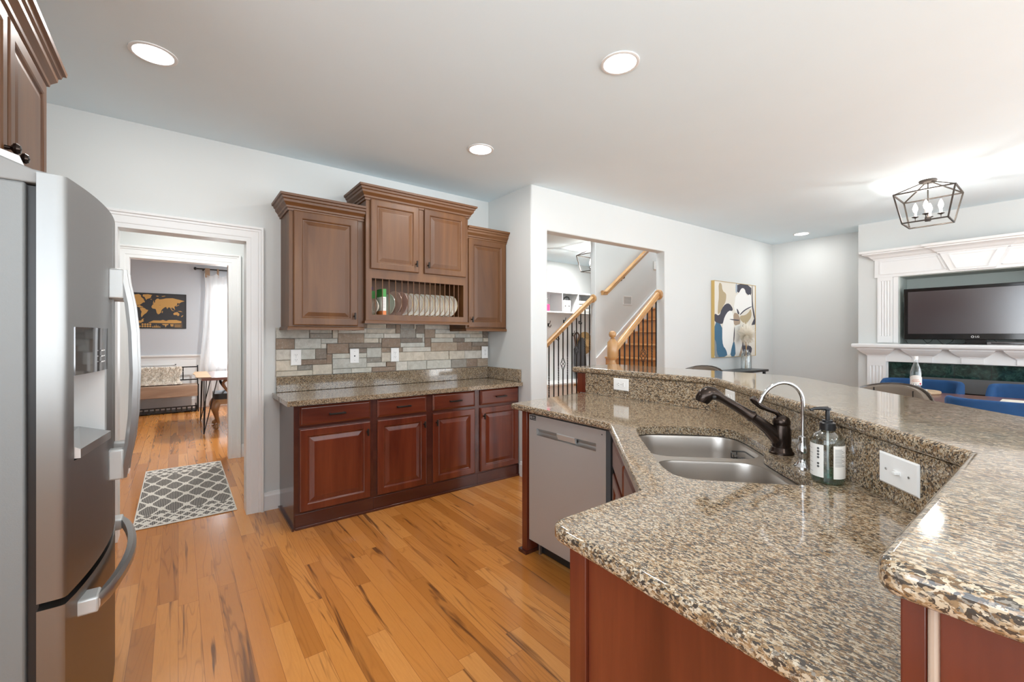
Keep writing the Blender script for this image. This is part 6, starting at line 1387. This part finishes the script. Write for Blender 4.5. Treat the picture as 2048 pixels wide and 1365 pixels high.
for k in range(2600):
    p, nn = skin(rn.random(), rn.random()); d = (nn.normalized() + Vector((rn.gauss(0, .45), rn.gauss(0, .2), rn.gauss(-0.25, .4)))).normalized(); L = rn.uniform(0.03, 0.06)
    s_ = d.cross(Vector((rn.random(), 1, rn.random()))).normalized() * 0.006; q = p + d * L; q.z -= 0.012
    b.add([p - s_, p + s_, p + s_ * .6 + d * L * .6, q, p - s_ * .6 + d * L * .6], [(0, 1, 2, 3, 4)])
o = b.build('sheepskin_throw', M_fur); tag(o, 'shaggy cream sheepskin draped over the back of the dining bench', 'throw')

t = thing('hairpin_table', (0.9, 7.8, 0), 'dining room table with raw wooden top on black hairpin legs', 'table')
MB().slab([(0.25, 7.18), (1.75, 7.16), (1.76, 8.46), (0.24, 8.48), (0.215, 8.2), (0.20, 8.0), (0.225, 7.7), (0.235, 7.4)], [], 0.725, 0.762).build('tabletop', M_tabletop, t, bevel=0.004)
MB().slab([(0.20, 7.25), (0.36, 7.2), (0.36, 8.45), (0.205, 8.47), (0.185, 8.2), (0.17, 8.0), (0.195, 7.7), (0.185, 7.4)], [], 0.763, 0.770).build('live_edge', M_slice, t)
for x, y, s_ in ((0.285, 7.23, 1), (0.285, 8.40, 1), (1.68, 7.23, -1), (1.68, 8.40, -1)):
    sy = 1 if y < 7.8 else -1; b = MB()
    b.tube(catmull([(x + s_ * 0.0, y + sy * 0.16, 0.724), (x - s_ * 0.008, y + sy * 0.01, 0.03), (x - s_ * 0.008, y, 0.008), (x - s_ * 0.002, y - sy * 0.006, 0.03), (x + s_ * 0.14, y, 0.724)], 6), 0.0065, 8)
    b.tube([(x + s_ * 0.02, y + sy * 0.03, 0.724), (x - s_ * 0.006, y, 0.03)], 0.0065, 8); b.build('leg', M_blackmetal, t, smooth=True)

t = thing('claw_foot_chair', (0.74, 7.72, 0), 'carved wooden chair with claw feet and black leather seat at the dining table', 'chair')
b = MB(); b.slab(round_poly([(0.42, 7.46), (0.98, 7.46), (0.98, 7.98), (0.42, 7.98)], 0.06), [], 0.355, 0.425); b.build('apron', M_carved, t, bevel=0.01)
b = MB(); b.slab(round_poly([(0.405, 7.47), (0.97, 7.47), (0.97, 7.97), (0.405, 7.97)], 0.07), [], 0.425, 0.505); b.build('seat', M_blackleather, t, bevel=0.035, seg=4)
for x, y in ((0.445, 7.50), (0.445, 7.94), (0.94, 7.50), (0.94, 7.94)):
    s_ = -1 if x < 0.7 else 1; sy = -1 if y < 7.7 else 1
    q = catmull([(x, y, 0.38), (x + s_ * 0.028, y + sy * 0.028, 0.30), (x + s_ * 0.012, y + sy * 0.012, 0.19), (x - s_ * 0.012, y - sy * 0.012, 0.09), (x + s_ * 0.004, y + sy * 0.004, 0.045)], 4)
    b = MB(); b.tube(q, [0.045, 0.048, 0.050, 0.050, 0.048, 0.044, 0.038, 0.033, 0.029, 0.026, 0.023, 0.021, 0.020, 0.020, 0.022, 0.024, 0.028][:len(q)], 12)
    b.ball((x + s_ * 0.01, y + sy * 0.01, 0.032), 0.032, 12)
    for k in range(4):
        a = math.atan2(sy, s_) + (k - 1.5) * 0.6; b.tube([(x, y, 0.062), (x + 0.034 * math.cos(a), y + 0.034 * math.sin(a), 0.050), (x + 0.044 * math.cos(a), y + 0.044 * math.sin(a), 0.010)], [0.010, 0.009, 0.005], 8)
    b.build('leg', M_carved, t, smooth=True)
b = MB(); b.tube(catmull([(0.95, 7.49, 0.45), (1.0, 7.50, 0.75), (1.05, 7.55, 1.0), (1.06, 7.72, 1.08), (1.05, 7.89, 1.0), (1.0, 7.94, 0.75), (0.95, 7.95, 0.45)], 5), 0.022, 10); b.tube(catmull([(0.97, 7.72, 0.45), (1.01, 7.70, 0.8), (1.05, 7.72, 1.06)], 4), 0.03, 8); b.build('backrest', M_carved, t, smooth=True)
b = MB(); b.tube(catmull([(0.60, 7.46, 0.50), (0.545, 7.44, 0.57), (0.51, 7.44, 0.655), (0.56, 7.44, 0.70), (0.72, 7.45, 0.69), (0.99, 7.48, 0.72)], 5), 0.018, 10); b.build('armrest', M_carved, t, smooth=True)
b = MB(); b.tube(catmull([(0.60, 7.98, 0.50), (0.545, 8.0, 0.57), (0.51, 8.0, 0.655), (0.56, 8.0, 0.70), (0.72, 7.99, 0.69), (0.99, 7.96, 0.72)], 5), 0.018, 10); b.build('armrest', M_blackmetal, t, smooth=True)

t = thing('curtain_rod', (1.0, 9.9, 2.55), 'black curtain rod with round finial above the dining room window', 'curtain rod')
b = MB(); b.tube([(0.27, 9.90, 2.575), (1.95, 9.90, 2.575)], 0.012, 12); b.build('rod', M_blackmetal, t, smooth=True)
MB().lathe([(0.012, 0), (0.026, 0.008), (0.028, 0.03), (0.018, 0.042), (0.0, 0.046)], 16, (0.27, 9.90, 2.575), Matrix.Rotation(R(-90), 4, 'Y')).build('finial', M_blackmetal, t, smooth=True)
b = MB(); b.box(0.36, 0.38, 9.89, 9.998, 2.55, 2.57).box(1.85, 1.87, 9.89, 9.998, 2.55, 2.57); b.build('bracket', M_blackmetal, t)
t = thing('tab_curtain', (0.6, 9.9, 0.02), 'sheer white curtain hung by brown tabs at the dining room window', 'curtain')
b = MB(); n = 90; rings = []
for z, x0, x1, amp in ((2.50, 0.385, 1.30, 0.018), (2.2, 0.40, 1.28, 0.03), (1.5, 0.37, 1.30, 0.04), (0.8, 0.315, 1.30, 0.045), (0.03, 0.30, 1.32, 0.05)):
    rings.append([Vector((x0 + (x1 - x0) * k / n, 9.87 + amp * math.sin(k / n * 2 * math.pi * 9 + 0.4 * math.sin(k * .5)), z - (0.05 * abs(math.sin(k / n * math.pi * 5)) if z > 2.4 else 0))) for k in range(n + 1)])
b.loft(rings, closed=False); b.build('cloth', M_sheer, t, smooth=True)
M_tab = mat('brown_tab', (0.30, 0.20, 0.13), 0.8)
for k, x in enumerate((0.395, 0.58, 0.77, 0.95, 1.13)):
    w = 0.075 if k == 0 else 0.03; b = MB(); b.box(x, x + w, 9.882, 9.886, 2.42, 2.59).box(x, x + w, 9.914, 9.918, 2.50, 2.59).box(x, x + w, 9.882, 9.918, 2.589, 2.593); b.build('tab', M_tab, t)
